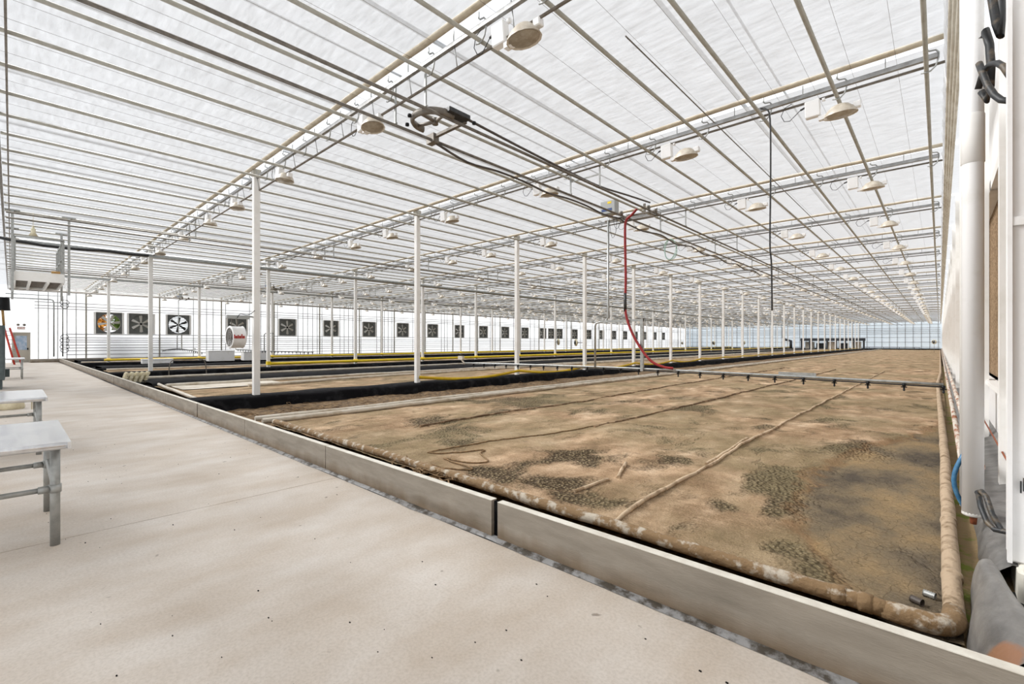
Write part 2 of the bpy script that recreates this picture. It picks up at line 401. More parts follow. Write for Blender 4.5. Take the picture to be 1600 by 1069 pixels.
# soil of the beds -----------------------------------------------------------
def span(a, b, st): n = max(1, int(round((b - a) / st))); return [a + (b - a) * i / n for i in range(n + 1)]
ys_near = span(3.18, 8, .04)[:-1] + span(8, 14, .1)[:-1] + span(14, 30, .35)[:-1] + span(30, YF - .4, 1.6)
RIDGES = [([(-1.91, 3.3), (-2.01, 4.32), (-1.97, 5.12), (-2.05, 6.96), (-2.06, 10.3), (-2.06, 30)], .028, .030), ([(-2.03, 5.6), (-2.06, 6.14), (-2.13, 7.66)], .022, .028),
          ([(-2.64, 3.74), (-2.57, 4.35)], .014, .02), ([(-2.55, 4.44), (-2.82, 5.13)], .018, .022), ([(-4.35, 6.8), (-4.31, 7.97), (-4.21, 13.0), (-4.09, 30)], .022, .04),
          ([(-6.6, 4.8), (-6.66, 6.28), (-6.45, 9.64), (-6.6, 14.6), (-6.5, 30)], .024, .04)]
WETL = [(3.0, -.2), (3.35, -.35), (3.48, -.45), (3.8, -.58), (3.94, -.71), (4.26, -.85), (4.7, -.96), (5.22, -.99), (6.01, -1.03), (7.18, -.93), (8.27, -.76), (9.53, -.32), (11.48, .03), (13, .4)]
CLOD = [(-2.98, 3.79, .30, .27), (-2.6, 3.62, .3, .12), (-2.17, 3.72, .30, .16), (-3.29, 4.95, .45, .5), (-1.02, 4.75, .20, .42), (-.85, 3.72, .15, .16), (-.55, 3.52, .1, .12), (-3.98, 10.3, .45, .6), (-1.43, 4.33, .2, .17), (-2.43, 5.64, .2, .2), (-7.35, 8.5, .9, 1.0), (-1.35, 5.6, .3, .5), (-5.2, 4.4, .5, .3), (-6.8, 5.3, .6, .6), (-3.6, 3.6, .35, .15), (-1.0, 8.2, .35, .5)]
def lerp_list(L_, y):
    for (ya, va), (yb, vb) in zip(L_[:-1], L_[1:]):
        if ya <= y <= yb: return va + (vb - va) * (y - ya) / (yb - ya)
    return L_[-1][1] if y > L_[-1][0] else L_[0][1]
def damp_f(x, y):
    if y > 13: return 0.0
    return max(0.0, min(1.0, .5 + (x - lerp_list(WETL, y)) * 1.7))
def clod_f(x, y):
    v = 0
    for cx_, cy_, ax, ay in CLOD:
        d = ((x - cx_) / ax) ** 2 + ((y - cy_) / ay) ** 2
        if d < 6: v = max(v, math.exp(-d * .9))
    return v
def soil_h(x, y):
    p = Vector((x, y, 0))
    h = .035 + .020 * noise.noise(p * .9) + .012 * noise.noise(p * 2.7 + Vector((5, 3, 1)))
    if y < 16: h += .007 * noise.noise(p * 9) + .005 * noise.noise(p * 19)
    w_ = damp_f(x, y)
    for pl, a, wd in RIDGES:
        if pl[0][1] <= y <= pl[-1][1]:
            rx = lerp_list([(b, c) for c, b in pl], y)
            d = x - rx - .035 * noise.noise(Vector((a * 99, y * 1.3, 3)))
            if abs(d) < .2: h += a * math.exp(-(d / wd) ** 2) * (.75 + .5 * noise.noise(Vector((a * 300, y * 1.6, 8))))
    c = clod_f(x, y)
    if c > .05: h += .012 * c * noise.noise(p * 24)
    return h - .035 * max(0, min(1, (w_ - .38) * 4))
so = tag(obj('bed_soil', MB().grid(span(-9.0, .09, .0455), ys_near, soil_h), M['soil_wet'], kind='stuff'), 'dry tan cracked soil filling the nearest wide bed behind the curb', 'soil')
me = so.data
for nm, fn in (('damp', damp_f), ('clod', clod_f)):
    a = me.attributes.new(nm, 'FLOAT', 'POINT'); a.data.foreach_set('value', [fn(v.co.x, v.co.y) if v.co.y < 16 else 0.0 for v in me.vertices])
ys_mid = span(3.2, 14, .2)[:-1] + span(14, 40, .8)[:-1] + span(40, YF - .4, 3)
for i, lab in ((1, 'orange brown soil of the second bed beyond the nearest column row'), (2, 'brown soil of the third bed between the two yellow rails'), (3, 'brown soil of the furthest bed beside the fan wall')):
    o = -BAY * i
    tag(obj('bed_soil', MB().grid(span(o - (6.2 if i == 1 else 5.9), o - (.1 if i == 1 else .4), .25), ys_mid, lambda x, y: .06 + .02 * noise.noise(Vector((x, y, i)) * 1.2)), M['soil'], kind='stuff'), lab, 'soil')

# debris aisle and dark aisles
def aisle_h(x, y):
    p = Vector((x, y, 0)); return -.05 + .06 * noise.noise(p * 1.5) + (.03 * noise.noise(p * 6) if y < 25 else 0)
obj('aisle_floor', MB().grid(span(-11.95, -8.95, .12), span(2.62, 16, .12)[:-1] + span(16, 40, .6)[:-1] + span(40, YF - .3, 3), aisle_h), M['debris'], ground)
for i in (1, 2, 3):
    o = -BAY * i
    obj('aisle_floor', MB().grid(span(o - 12.2, o - 6.0, .5), span(2.62, 30, .4)[:-1] + span(30, YF - .3, 3), lambda x, y: .0 + .05 * noise.noise(Vector((x, y, 2)) * .8)), M['dirt_dark'], ground)

# liner covered berms under the column rows ------------------------------------
def berm(xc, ztop, half, y0, lab, seed, m='liner_black', left=.12):
    prof = [(half, -.08), (half * .93, .0), (half * .86, ztop * .7), (half * .78, ztop), (0, ztop * 1.04), (-half * .8, ztop), (-half, .03), (-half - left, .03)]
    mb = MB(); ys = span(y0, 24, .16)[:-1] + span(24, 60, .7)[:-1] + span(60, 119.5, 3)
    b = 0; n = len(prof)
    for y in ys:
        for k, (dx, z) in enumerate(prof):
            q = noise.noise(Vector((k * .7 + seed, y * .8, 0))) * .05 + noise.noise(Vector((k * 1.3 + seed, y * 3, 5))) * .025
            mb.v.append((xc + dx + q, y, z + (q * .45 if k not in (0, n - 1) else 0)))
    for j in range(len(ys) - 1):
        for k in range(n - 1):
            mb.face((j * n + k, j * n + k + 1, (j + 1) * n + k + 1, (j + 1) * n + k), True)
    return tag(obj('liner_berm', mb, M[m]), lab, 'liner')
berm(-12.4, .2, .55, 2.62, 'black plastic liner folded over the berm below the nearest column row', 1)
berm(-25.25, .25, .75, 2.62, 'black plastic liner over the berm below the middle column row', 5)
berm(-38.1, .25, .75, 2.62, 'black plastic liner over the berm below the furthest column row', 9)
berm(-20.6, .14, 1.5, 3.2, 'crumpled black liner lying in the aisle of the second bed', 13)
berm(-33.3, .2, 1.6, 3.2, 'crumpled black liner lying in the aisle of the third bed', 17)
berm(-46.2, .2, 1.6, 3.2, 'crumpled black liner lying in the aisle beside the fan wall', 21)

# dry roots lying in the debris aisle
mb = MB()
for i in range(170):
    x = R.uniform(-11.6, -9.6); y = 2.9 + 14 * R.random() ** 1.6; a = R.uniform(0, 6.28); p = []
    for k in range(4):
        p.append((x, y, aisle_h(x, y) + .012 + .05 * math.sin(k * 1.1) * R.random())); a += R.uniform(-.8, .8); x += .09 * math.cos(a); y += .13 * math.sin(a)
        x = max(-11.7, min(-9.4, x))
    mb.tube(p, .006, 4)
tag(obj('dry_roots', mb, M['twig'], kind='stuff'), 'tangle of dry roots lying in the dirt aisle', 'roots')

# ------------------------------------------------------------------ ceiling: shade curtain
ceil = tag(empty('ceiling'), kind='structure')
edges = [YN - .1] + TY + [YF]
for k in range(len(edges) - 1):
    ya, yb = edges[k] + (.16 if k else .0), edges[k + 1] - (.13 if k < len(edges) - 2 else 0)
    n = 9 if k < 6 else 4
    xs = span(XL, .59, 1.2 if k < 5 else 3.2); ys = [ya + (yb - ya) * i / n for i in range(n + 1)]
    def fz(x, y, k=k, ya=ya, yb=yb):
        t = (y - ya) / (yb - ya)
        return 5.80 - .035 * math.sin(PI * t) + .012 * noise.noise(Vector((x * 1.1, y * 1.4, k)))
    obj('curtain_panel', MB().grid(xs, ys, fz), M['curtain'], ceil)
# thin support wires below the curtain
mb = MB()
x = .05
while x > -34:
    mb.tube([(x, YN, 5.745), (x, 46, 5.745)], .0022 if x > -14 else .003, 3, False); x -= .53
obj('support_wires', mb, M['rail_dark'], ceil, kind='stuff')
# glasshouse roof over the curtain: gutters and glazing bars seen dimly through the cloth
mb = MB()
for i in range(16):
    xg = .1 - i * BAY / 4
    mb.box(xg - .025, xg + .025, YN, YF, 6.6, 6.66)
for i in range(8):
    xr_ = XR - (i + .5) * BAY / 2
    mb.box(xr_ - .015, xr_ + .015, YN, YF, 7.7, 7.74)
obj('roof_gutters', mb, M['alu'], ceil, kind='stuff')

# ------------------------------------------------------------------ walls
wl = tag(empty('wall_left', (XL, 0, 0)), kind='structure')
FANS = [5.55 + 4.8 * k for k in range(24)]
FANS = [y for y in FANS if y < 115] + [7.66, 65.5]
FANS.sort()
XW = XL - .12
holes = [(y - .84, y + .84) for y in FANS] + []
def wall_panel(y0, y1):
    hs = sorted(h for h in [(max(a, y0), min(b, y1)) for a, b in holes] if h[1] - h[0] > .01)
    mb = MB(); z0, z1, zt = 2.24, 4.0, 5.82
    mb.box(XW - .02, XW, y0, y1, 0, z0); mb.box(XW - .02, XW, y0, y1, z1, zt)
    c = y0
    for a, b in hs:
        if a > c + .005: mb.box(XW - .02, XW, c, a, z0, z1)
        c = b
    if y1 > c + .005: mb.box(XW - .02, XW, c, y1, z0, z1)
    return mb
eds = [YN, 0.02, .98] + [1.7] + TY + [YF]
for a, b in zip(eds[:-1], eds[1:]):
    if abs(a - .02) < .001:
        obj('cladding_panel', MB().box(XW - .02, XW, a, b, 2.3, 5.82), M['clad'], wl); continue
    obj('cladding_panel', wall_panel(a, b), M['clad'], wl)
obj('wall_kerb', MB().box(XW, XL + 1.2, .98, CURB + .06, 0, .24), M['curb'], wl)
obj('wall_kerb', MB().box(XW, XL + .25, CURB + .06, YF, -.1, .24), M['curb'], wl)
far_bars = MB()
y = 1.41; k = 0
bar_me = MB().box(-.022, .022, -.022, .022, .24, 5.75).mesh('wall_bar', M['wall_bar_grey'])
while y < YF - .3:
    if min(abs(y - t) for t in TY) > .2 and min(abs(y - t) for t in FANS) > 1.0:
        if y < 42:
            o = link('wall_bar', bar_me, wl); o.location = (.0, y, 0)
        elif k % 2 == 0: far_bars.box(XL - .025, XL + .025, y - .03, y + .03, .24, 5.75)
    y += .53; k += 1
obj('far_wall_bars', far_bars, M['wall_bar_grey'], wl, kind='stuff')
post_me = MB().box(-.06, .06, -.05, .05, .2, 5.8).mesh('wall_post', M['pipe_white'])
for t in TY:
    o = link('wall_post', post_me, wl); o.location = (.02, t, 0)
for z in (.54, .85, 1.07, 1.30, 1.54, 1.71, 1.89, 2.17):
    obj('wall_pipe', MB().tube([(XL + .12, 2.95, z), (XL + .12, YF - .3, z)], .03, 6), M['wall_bar_grey'], wl)
for z in (4.16, 4.37, 4.64):
    obj('wall_pipe', MB().tube([(XL + .1, 1.2, z), (XL + .1, YF - .3, z)], .03, 6), M['wall_bar_grey'], wl)
obj('conduit', MB().tube([(XL + .14, -.3, 4.85), (XL + .14, 2.05, 4.85), (XL + .14, 2.2, 4.8), (XL + .14, 2.25, 4.6), (XL + .14, 2.25, .4)], .05, 8), M['galv'], wl)
obj('conduit', MB().tube([(XL + .14, -.3, 5.15), (XL + .14, 2.75, 5.15), (XL + .14, 2.75, .4)], .045, 8), M['galv'], wl)
# door in the left wall
dr = tag(empty('door_1', (XL, .5, 0)), kind='structure')
mb = MB(); mb.box(XW - .02, XL + .03, .02, .1, 0, 2.28); mb.box(XW - .02, XL + .03, .9, .98, 0, 2.28); mb.box(XW - .02, XL + .03, .1, .9, 2.2, 2.28)
obj('door_frame', mb, M['door_beige'], dr)
mb = MB(); x0, x1 = XW, XW + .05
mb.box(x0, x1, .1, .9, 0, .95); mb.box(x0, x1, .1, .9, 2.02, 2.2); mb.box(x0, x1, .1, .2, .95, 2.02); mb.box(x0, x1, .8, .9, .95, 2.02)
obj('door_leaf', mb, M['door_beige'], dr)
obj('window_pane', MB().box(x0 + .015, x0 + .03, .2, .8, .95, 2.02), M['glass'], dr)
obj('door_handle', MB().box(x1, x1 + .07, .81, .88, .95, 1.1), M['black_plastic'], dr)

# far wall
wb = tag(empty('wall_back', (0, YF, 0)), kind='structure')
for i in range(4):
    a = XR - BAY * i; b = a - BAY
    obj('cladding_panel', MB().box(b + .01, a + .4 * (i == 0) - .01, YF + .1, YF + .12, -.05, 7.0), M['clad_far'], wb)
mb = MB(); x = XR - .6
while x > XL: mb.box(x - .03, x + .03, YF + .02, YF + .08, 0, 5.8); x -= 1.25
obj('wall_bars', mb, M['galv_dark'], wb, kind='stuff')
for z in (.55, 1.6, 2.6, 3.35, 3.75, 4.1, 4.5, 5.2):
    obj('wall_pipe', MB().tube([(XR - .3, YF - .02, z), (XL + .3, YF - .02, z)], .035, 6), M['galv_dark'], wb)
obj('wall_kerb', MB().box(XL, XR, YF - .35, YF + .1, -.1, .3), M['dirt_dark'], wb)

# near wall (behind the camera) and right wall
wn = tag(empty('wall_front', (0, YN, 0)), kind='structure')
for i in range(5):
    a = .9 if i == 0 else XR - 10.3 * i
    b = XR - 10.3 * (i + 1)
    obj('cladding_panel', MB().box(max(b, XL - .15) + .01, a - .01, YN - .14, YN - .12, -.02, 5.95), M['clad_front'], wn)

wr = tag(empty('wall_right', (XR, 0, 0)), kind='structure')
XP = .66
redges = [YN - .14] + [Y0] + TY[1:] + [YF + .1]
for a, b in zip(redges[:-1], redges[1:]):
    obj('upper_panel', MB().box(XP - .06, XP + .02, a, b, 3.6, 6.0), M['wall_white'], wr)
    obj('lower_panel', MB().box(XP - .1, XP + .02, a, b, -.1, 1.0), M['wall_white'], wr)
    obj('sill', MB().box(XP - .2, XP + .02, a + .02, b - .02, .94, 1.0), M['white_paint'], wr)
    obj('head_rail', MB().box(XP - .16, XP, a + .02, b - .02, 3.55, 3.68), M['white_paint'], wr)
    mb = MB()
    if a < 12:                                     # corrugated pad: vertical flutes
        n = int((b - a) / .05)
        for i in range(n + 1):
            yy = a + (b - a) * i / n; dx = .02 if i % 2 else -.02
            mb.v += [(XP - .03 + dx, yy, 1.0), (XP - .03 + dx, yy, 3.6)]
        for i in range(n): mb.face((2 * i, 2 * i + 2, 2 * i + 3, 2 * i + 1))
    else: mb.box(XP - .05, XP, a, b, 1.0, 3.6)
    obj('cooling_pad', mb, M['pad'], wr)
post = MB().box(-.075, .075, -.07, .07, 0, 5.75).mesh('wall_post', M['white_paint'])
for t in TY[1:]:
    o = link('wall_post', post, wr); o.location = (.41 - XR, t, 0)
post2 = MB().box(-.03, .03, -.05, .05, 0, 5.6).mesh('pad_post', M['white_paint'])
for t in TY:
    for f in (.43, .72):
        if t + DY * f < YF - 1 and not (t == Y0 and f > .5):
            o = link('pad_post', post2, wr); o.location = (.43 - XR + (.03 if f > .5 else 0), t + DY * f, 0)
obj('thin_rod', MB().tube([(.42, 4.4, .5), (.42, 9, .5)], .008, 5), M['rust_cap'], wr)
# nearest right-hand column: a broad white steel box on a concrete foot
cr_ = tag(empty('steel_column', (.5, 4.12, 0)), 'broad white scuffed steel column at the right edge, nearest to the camera', 'column')
mb = MB(); mb.bbox(.305, .70, 4.02, 4.24, .2, 5.74, .012); mb.box(.295, .315, 4.0, 4.05, .2, 5.74)
obj('shaft', mb, M['wall_white'], cr_)
mb = MB(); mb.box(.30, .72, 4.005, 4.012, 2.19, 2.24)
obj('seam_plate', mb, M['wall_white'], cr_)
obj('concrete_foot', MB().bbox(.33, .78, 3.9, 4.3, -.12, .2, .02), M['curb_top'], cr_)
mb = MB()
for i in range(7): mb.box(.345 + .012 * i, .352 + .012 * i, 4.004, 4.0105, .62 + .012 * i, .69 + .02 * i)
obj('scuff_marks', mb, M['dark_hose'], cr_, kind='stuff')

# side curtain tubes high on the right wall
M['side_tube'] = mat('pale_side_tube', (232, 228, 216), .5, c2=(206, 198, 182), scale=3)
sc_ = tag(empty('side_curtain_tubes', (.15, 0, 0)), 'bundle of four pale tubes running along the top of the right wall', 'pipe')
for i in range(4):
    obj('tube', MB().tube([(.09 + .033 * i, YN, 5.30 - .05 * i), (.09 + .033 * i, YF - .3, 5.30 - .05 * i)], .02, 7), M['side_tube'], sc_)
mb = MB(); ys = span(YN, 60, .18)
for j, y in enumerate(ys):
    q = .03 * noise.noise(Vector((1, y * 1.7, 0))) + .02 * math.sin(y * 9)
    for k, (x, z) in enumerate(((.16 + q * .2, 5.77), (.05 + q, 5.62), (.06 - q, 5.40), (.07 + q * .5, 5.30))): mb.v.append((x, y, z))
for j in range(len(ys) - 1):
    for k in range(3): mb.face((j * 4 + k, j * 4 + k + 1, j * 4 + 5 + k, j * 4 + 4 + k), True)
obj('curtain_flap', mb, M['curtain'], ceil)

# ------------------------------------------------------------------ curb along the beds
cb = tag(empty('bed_curb', (-20, CURB, 0)), 'long low grey fibre cement curb between concrete walkway and beds', 'curb')
cx = .25; i = 0; jx = [.54]
while cx > -49: jx.append(cx - 2.77 * 1 if i else -2.52); cx = jx[-1]; i += 1
jx[-1] = XL + 1.2
for a, b in zip(jx[:-1], jx[1:]):
    mb = MB(); gap = .06 if abs(b + 2.52) < .01 or abs(b + 10.83) < .1 or abs(b + 21.9) < .1 else .008
    mb.box(b + gap, a - .006, CURB, CURB + .055, .012, .288)
    mb.cur = 1; mb.box(b + gap, a - .006, CURB - .002, CURB + .057, .288, .292)
    obj('curb_panel', mb, [M['curb'], M['curb_top']], cb)
mb = MB(); mb.box(XL + 1.2, .54, CURB + .03, CURB + .05, .0, .28)
obj('backing_board', mb, M['liner_black'], cb)
mb = MB(); xs = span(-16, .54, .09); b0 = 0
for x in xs:
    q = .5 + .5 * noise.noise(Vector((x * 1.3, 0, 2))); q2 = noise.noise(Vector((x * 5, 3, 1)))
    wdt = max(.006, .004 + .06 * q + .012 * q2)
    mb.v += [(x, CURB + .02, .022), (x, CURB - .008, .018 + .006 * q2), (x, CURB - .01 - wdt * .5, .012), (x, CURB - .012 - wdt, .003)]
for j in range(len(xs) - 1):
    for k in range(3): mb.face((j * 4 + k, j * 4 + k + 1, j * 4 + 5 + k, j * 4 + 4 + k), True)
obj('liner_strip', mb, M['foil'], cb)

# ------------------------------------------------------------------ bed pipes
def wob(pts, st=.12, amp=.006, s=0):
    out = []
    for a, b in zip(pts[:-1], pts[1:]):
        a, b = Vector(a), Vector(b); n = max(1, int((b - a).length / st))
        for i in range(n):
            p = a.lerp(b, i / n); q = Vector((noise.noise(p * 3 + Vector((s, 0, 0))), noise.noise(p * 3 + Vector((0, s, 7))), noise.noise(p * 2 + Vector((9, s, 0)))))
            out.append(tuple(p + q * amp))
    out.append(tuple(pts[-1])); return out
bp_ = tag(empty('irrigation_pipe', (0, 3.2, 0)), 'thick mud crusted pipe with elbow at the corner of the nearest bed', 'pipe')
rr = .046
p1 = wob([(-8.85, 3.24, .07), (-4, 3.22, .075), (-.16, 3.2, .06)], .12, .012)
obj('front_run', MB().tube(p1, [rr * (1 + .06 * noise.noise(Vector(q) * 6)) for q in p1], 14), M['crust'], bp_)
el = [(-.16, 3.2, .06)] + [(-.06 + .115 * math.sin(a), 3.315 - .115 * math.cos(a), .06) for a in [PI / 12 * i for i in range(0, 7)]] + [(.055, 3.42, .065)]
obj('elbow', MB().tube([(-.23, 3.2, .06)] + el, [rr] + [rr * 1.14] * (len(el) - 1) + [rr], 14), M['crust'], bp_)
p2 = wob([(.055, 3.4, .065), (.045, 8, .08), (.02, 12, .08), (-.02, 17, .08), (-.05, 22, .08), (.03, 30, .08), (.03, YF - 2, .08)], .4, .007, 4)
obj('side_run', MB().tube(p2, [rr * (1 + .03 * noise.noise(Vector(q) * 5)) for q in p2], 14), M['crust_pale'], bp_)
for (x, y, ax) in ((-.42, 3.2, 'X'), (-.3, 3.2, 'X'), (.055, 3.9, 'Y'), (.052, 5.1, 'Y')):
    obj('coupling', MB().lathe([(rr * .9, -.035), (rr * 1.13, -.03), (rr * 1.13, .03), (rr * .9, .035)], (x, y, .065), 14, ax), M['crust'] if ax == 'X' else M['crust_pale'], bp_)
tag(obj('bed_pipe', MB().tube(wob([(-9.2, 3.02, .1), (-9.24, 12, .1), (-9.22, 40, .1), (-9.22, YF - 2, .1)], .8, .02), .045, 8), M['pvc']), 'left one of two dusty white pipes edging the nearest bed', 'pipe')
tag(obj('bed_pipe', MB().tube(wob([(-8.98, 3.08, .08), (-8.9, 12, .09), (-8.9, 40, .09), (-8.9, YF - 2, .09)], .8, .02, 5), .05, 8), M['pvc']), 'right one of two dusty white pipes edging the nearest bed, touching the soil', 'pipe')
def pvc(p, r, lab, m='pvc'): return tag(obj('bed_pipe', MB().tube(wob(p, .8, .02, p[0][0]), r, 8), M[m]), lab, 'pipe')
pvc([(-19.0, 3.3, .12), (-12.9, 3.05, .12)], .045, 'short white pipe lying just behind the curb in front of the second bed')
pvc([(-18.35, 3.4, .12), (-18.35, 20, .12), (-18.35, YF - 2, .12)], .055, 'white pipe bordering the second bed on the black liner side')
pvc([(-16.4, 5.2, .12), (-17.1, 10, .12), (-17.4, 24, .12), (-17.4, 70, .12)], .05, 'white pipe lying slightly askew across the soil of the second bed')
pvc([(-31.2, 3.3, .12), (-31.2, 40, .12), (-31.2, YF - 2, .12)], .05, 'white pipe bordering the third bed')
pvc([(-23.2, 3.3, .1), (-23.2, 40, .1), (-23.2, YF - 2, .1)], .06, 'white pipe lying in the dark aisle before the middle column row')
pvc([(-44.0, 3.3, .12), (-44.0, 40, .12), (-44.0, YF - 2, .12)], .05, 'white pipe bordering the furthest bed')
tag(obj('liner_sheet', MB().grid(span(-19.2, -16.7, .3), span(3.5, 6.6, .3), lambda x, y: .085 + .015 * noise.noise(Vector((x, y, 0)) * 2)), M['pvc']), 'flat pale plastic sheet lying on the front of the second bed', 'sheet')

# rusty pipes and hoses of the right wall
tag(obj('water_pipe', MB().tube([(.165, 5.6, .34), (.17, 30, .34), (.17, YF - 2, .34)], .032, 8), M['rust']), 'left white pipe with rust patches along the foot of the right wall', 'pipe')
tag(obj('water_pipe', MB().tube([(.25, 5.6, .44), (.25, 30, .42), (.25, YF - 2, .42)], .036, 8), M['rust']), 'right and higher rust flaked pipe along the foot of the right wall', 'pipe')
dp = tag(empty('drain_pipe', (.18, 4.9, 0)), 'vertical thick white drain pipe with rusty outlet in front of the right wall', 'pipe')
obj('pipe_body', MB().tube([(.182, 4.9, .225), (.182, 4.9, 5.75)], .062, 20), M['wall_white'], dp)
obj('end_cap', MB().lathe([(.0, 0), (.05, 0), (.062, .008), (.062, .03)], (.182, 4.9, .2), 20), M['white_paint'], dp)
obj('outlet', MB().lathe([(0, 0), (.018, 0), (.022, .05)], (.185, 4.88, .145), 10), M['rust_cap'], dp)
obj('collar', MB().lathe([(.06, 0), (.0665, .004), (.0665, .36), (.06, .37)], (.182, 4.9, 2.84), 20), M['white_paint'], dp)
tag(obj('drain_pipe', MB().tube([(.142, 5.0, .235), (.142, 5.0, 5.75)], .03, 12), M['white_paint']), 'slimmer white drain pipe standing half hidden behind the thick one', 'pipe')
bh = [(.17, 4.99, .66)] + [(.135 - .055 * math.sin(PI * t / 8), 4.96 - .02 * math.sin(PI * t / 8), .64 - .40 * t / 8) for t in range(0, 9)] + [(.2, 5.0, .22)]
tag(obj('hose', MB().tube(bh, .016, 10), M['blue_hose']), 'short blue hose looping out behind the white drain pipe', 'hose')
hs = [(.2, 4.72, .42), (.215, 4.6, .46), (.235, 4.55, .44), (.26, 4.5, .34), (.30, 4.45, .26), (.36, 4.42, .25)]
tag(obj('hose', MB().tube(hs, .017, 10), M['dark_hose']), 'dark hose bent beside the foot of the near right column, upper one', 'hose')
hs = [(.2, 4.66, .44), (.21, 4.56, .36), (.235, 4.5, .28), (.27, 4.46, .25), (.32, 4.42, .26), (.38, 4.42, .28)]
tag(obj('hose', MB().tube(hs, .017, 10), M['dark_hose']), 'dark hose bent beside the foot of the near right column, lower one', 'hose')
def loop(pts, lab, r=.024): return tag(obj('hose', MB().tube(pts, r, 10), M['dark_hose']), lab, 'hose', 'hoses tied up high beside the right column')
loop([(.24, 4.66, 4.3), (.262, 4.64, 3.95), (.285, 4.6, 3.7), (.305, 4.6, 3.6), (.312, 4.62, 3.75), (.30, 4.66, 4.3)], 'thick dark hose hanging in a narrow bight at the top right')
loop([(.225, 4.72, 3.68), (.238, 4.7, 3.72), (.258, 4.68, 3.6), (.265, 4.68, 3.45), (.26, 4.68, 3.3), (.245, 4.7, 3.22), (.222, 4.72, 3.3)], 'dark hose curling behind the drain pipe below the narrow bight')
loop([(.2, 4.66, 3.3), (.225, 4.62, 3.4), (.255, 4.58, 3.42), (.285, 4.5, 3.38), (.31, 4.44, 3.32), (.34, 4.4, 3.22)], 'dark hose arching to the right column with a sandy top', .02)
loop([(.205, 4.66, 3.48), (.22, 4.6, 3.38), (.24, 4.55, 3.27), (.27, 4.5, 3.17), (.30, 4.46, 3.11), (.35, 4.42, 3.07)], 'dark hose sagging lowest to the right column', .02)

# mud strip with moss and the liner along the right wall
obj('moss_strip', MB().grid(span(.08, .36, .03), span(2.56, 9, .07)[:-1] + span(9, 40, 1), lambda x, y: -.01 + .03 * noise.noise(Vector((x, y, 4)) * 4) + max(0, x - .16) * .15), M['moss'], ground)
def liner_h(s, y):
    q = noise.noise(Vector((s * 2, y * 1.6, 11))); return q
mb = MB(); ys = span(4.0, 12, .07)[:-1] + span(12, 60, .8); prof = [(.20, -.02), (.215, .05), (.245, .13), (.31, .18), (.40, .20), (.5, .25), (.6, .36)]
n = len(prof)
for y in ys:
    for k, (x, z) in enumerate(prof):
        q = noise.noise(Vector((k * .9, y * 1.9, 11))); mb.v.append((x + .018 * q, y, z + .03 * q * (k > 0)))
for j in range(len(ys) - 1):
    for k in range(n - 1): mb.face((j * n + k, j * n + k + 1, (j + 1) * n + k + 1, (j + 1) * n + k), True)
tag(obj('wall_liner', mb, M['liner_grey']), 'grey plastic liner draped along the foot of the right wall', 'liner')
M['fold'] = mat('rust_stained_liner', (136, 133, 129), .42, c2=(96, 94, 92), scale=6, lo=.38, hi=.66, bump=.5, bscale=8, stretch=(1, .5, 1))
def add_stain(m, c, ctr, rad):
    nt = m.node_tree; N = nt.nodes; L = nt.links; b = N['Principled BSDF']; src = b.inputs['Base Color'].links[0].from_socket
    g = N.new('ShaderNodeNewGeometry'); d = N.new('ShaderNodeVectorMath'); d.operation = 'DISTANCE'; L.new(g.outputs['Position'], d.inputs[0]); d.inputs[1].default_value = ctr
    n = N.new('ShaderNodeTexNoise'); n.inputs['Scale'].default_value = 12; n.inputs['Detail'].default_value = 6; L.new(g.outputs['Position'], n.inputs['Vector'])
    a = N.new('ShaderNodeMath'); a.operation = 'MULTIPLY_ADD'; L.new(n.outputs['Fac'], a.inputs[0]); a.inputs[1].default_value = rad * .7; L.new(d.outputs['Value'], a.inputs[2])
    r = N.new('ShaderNodeMapRange'); r.inputs[1].default_value = rad * 1.25; r.inputs[2].default_value = rad * 1.5; r.inputs[3].default_value = .9; r.inputs[4].default_value = 0; L.new(a.outputs[0], r.inputs[0])
    x = N.new('ShaderNodeMix'); x.data_type = 'RGBA'; L.new(r.outputs[0], x.inputs[0]); L.new(src, x.inputs[6]); x.inputs[7].default_value = srgb(c) + (1,)
    L.new(x.outputs[2], b.inputs['Base Color'])
add_stain(M['fold'], (154, 106, 72), (.155, 2.66, .2), .13)
# the near fold of liner over the curb end, open at its far mouth
mb = MB(); secs = []
for j in range(15):
    t = j / 14; y = 2.57 + 1.28 * t
    rx = .155 - .095 * t * t + .012 * noise.noise(Vector((0, y * 3, 2))); xc = .275 - .075 * t; zt = .31 - .06 * t
    ring = []
    for k in range(15):
        a = PI * (1.08 - 1.16 * k / 14)
        q = 1 + .07 * noise.noise(Vector((k * .5, y * 2.4, 3)))
        ring.append((xc + rx * math.cos(a) * q, y, max(-.02, zt * math.sin(a) * q)))
    mb.v += ring
for j in range(14):
    for k in range(14):
        mb.face((j * 15 + k, j * 15 + k + 1, j * 15 + 16 + k, j * 15 + 15 + k), True)
tag(obj('liner_fold', mb, M['fold']), 'grey liner fold with a rust stained patch beside the curb at lower right', 'liner')
obj('hollow_shade_sheet', MB().grid(span(.2, .62, .06), span(2.57, 4.05, .1), lambda x, y: .015 + max(0, x - .42) * .9), M['black_plastic'], ground)  # black sheet standing in for the shade in the hollow behind the fold

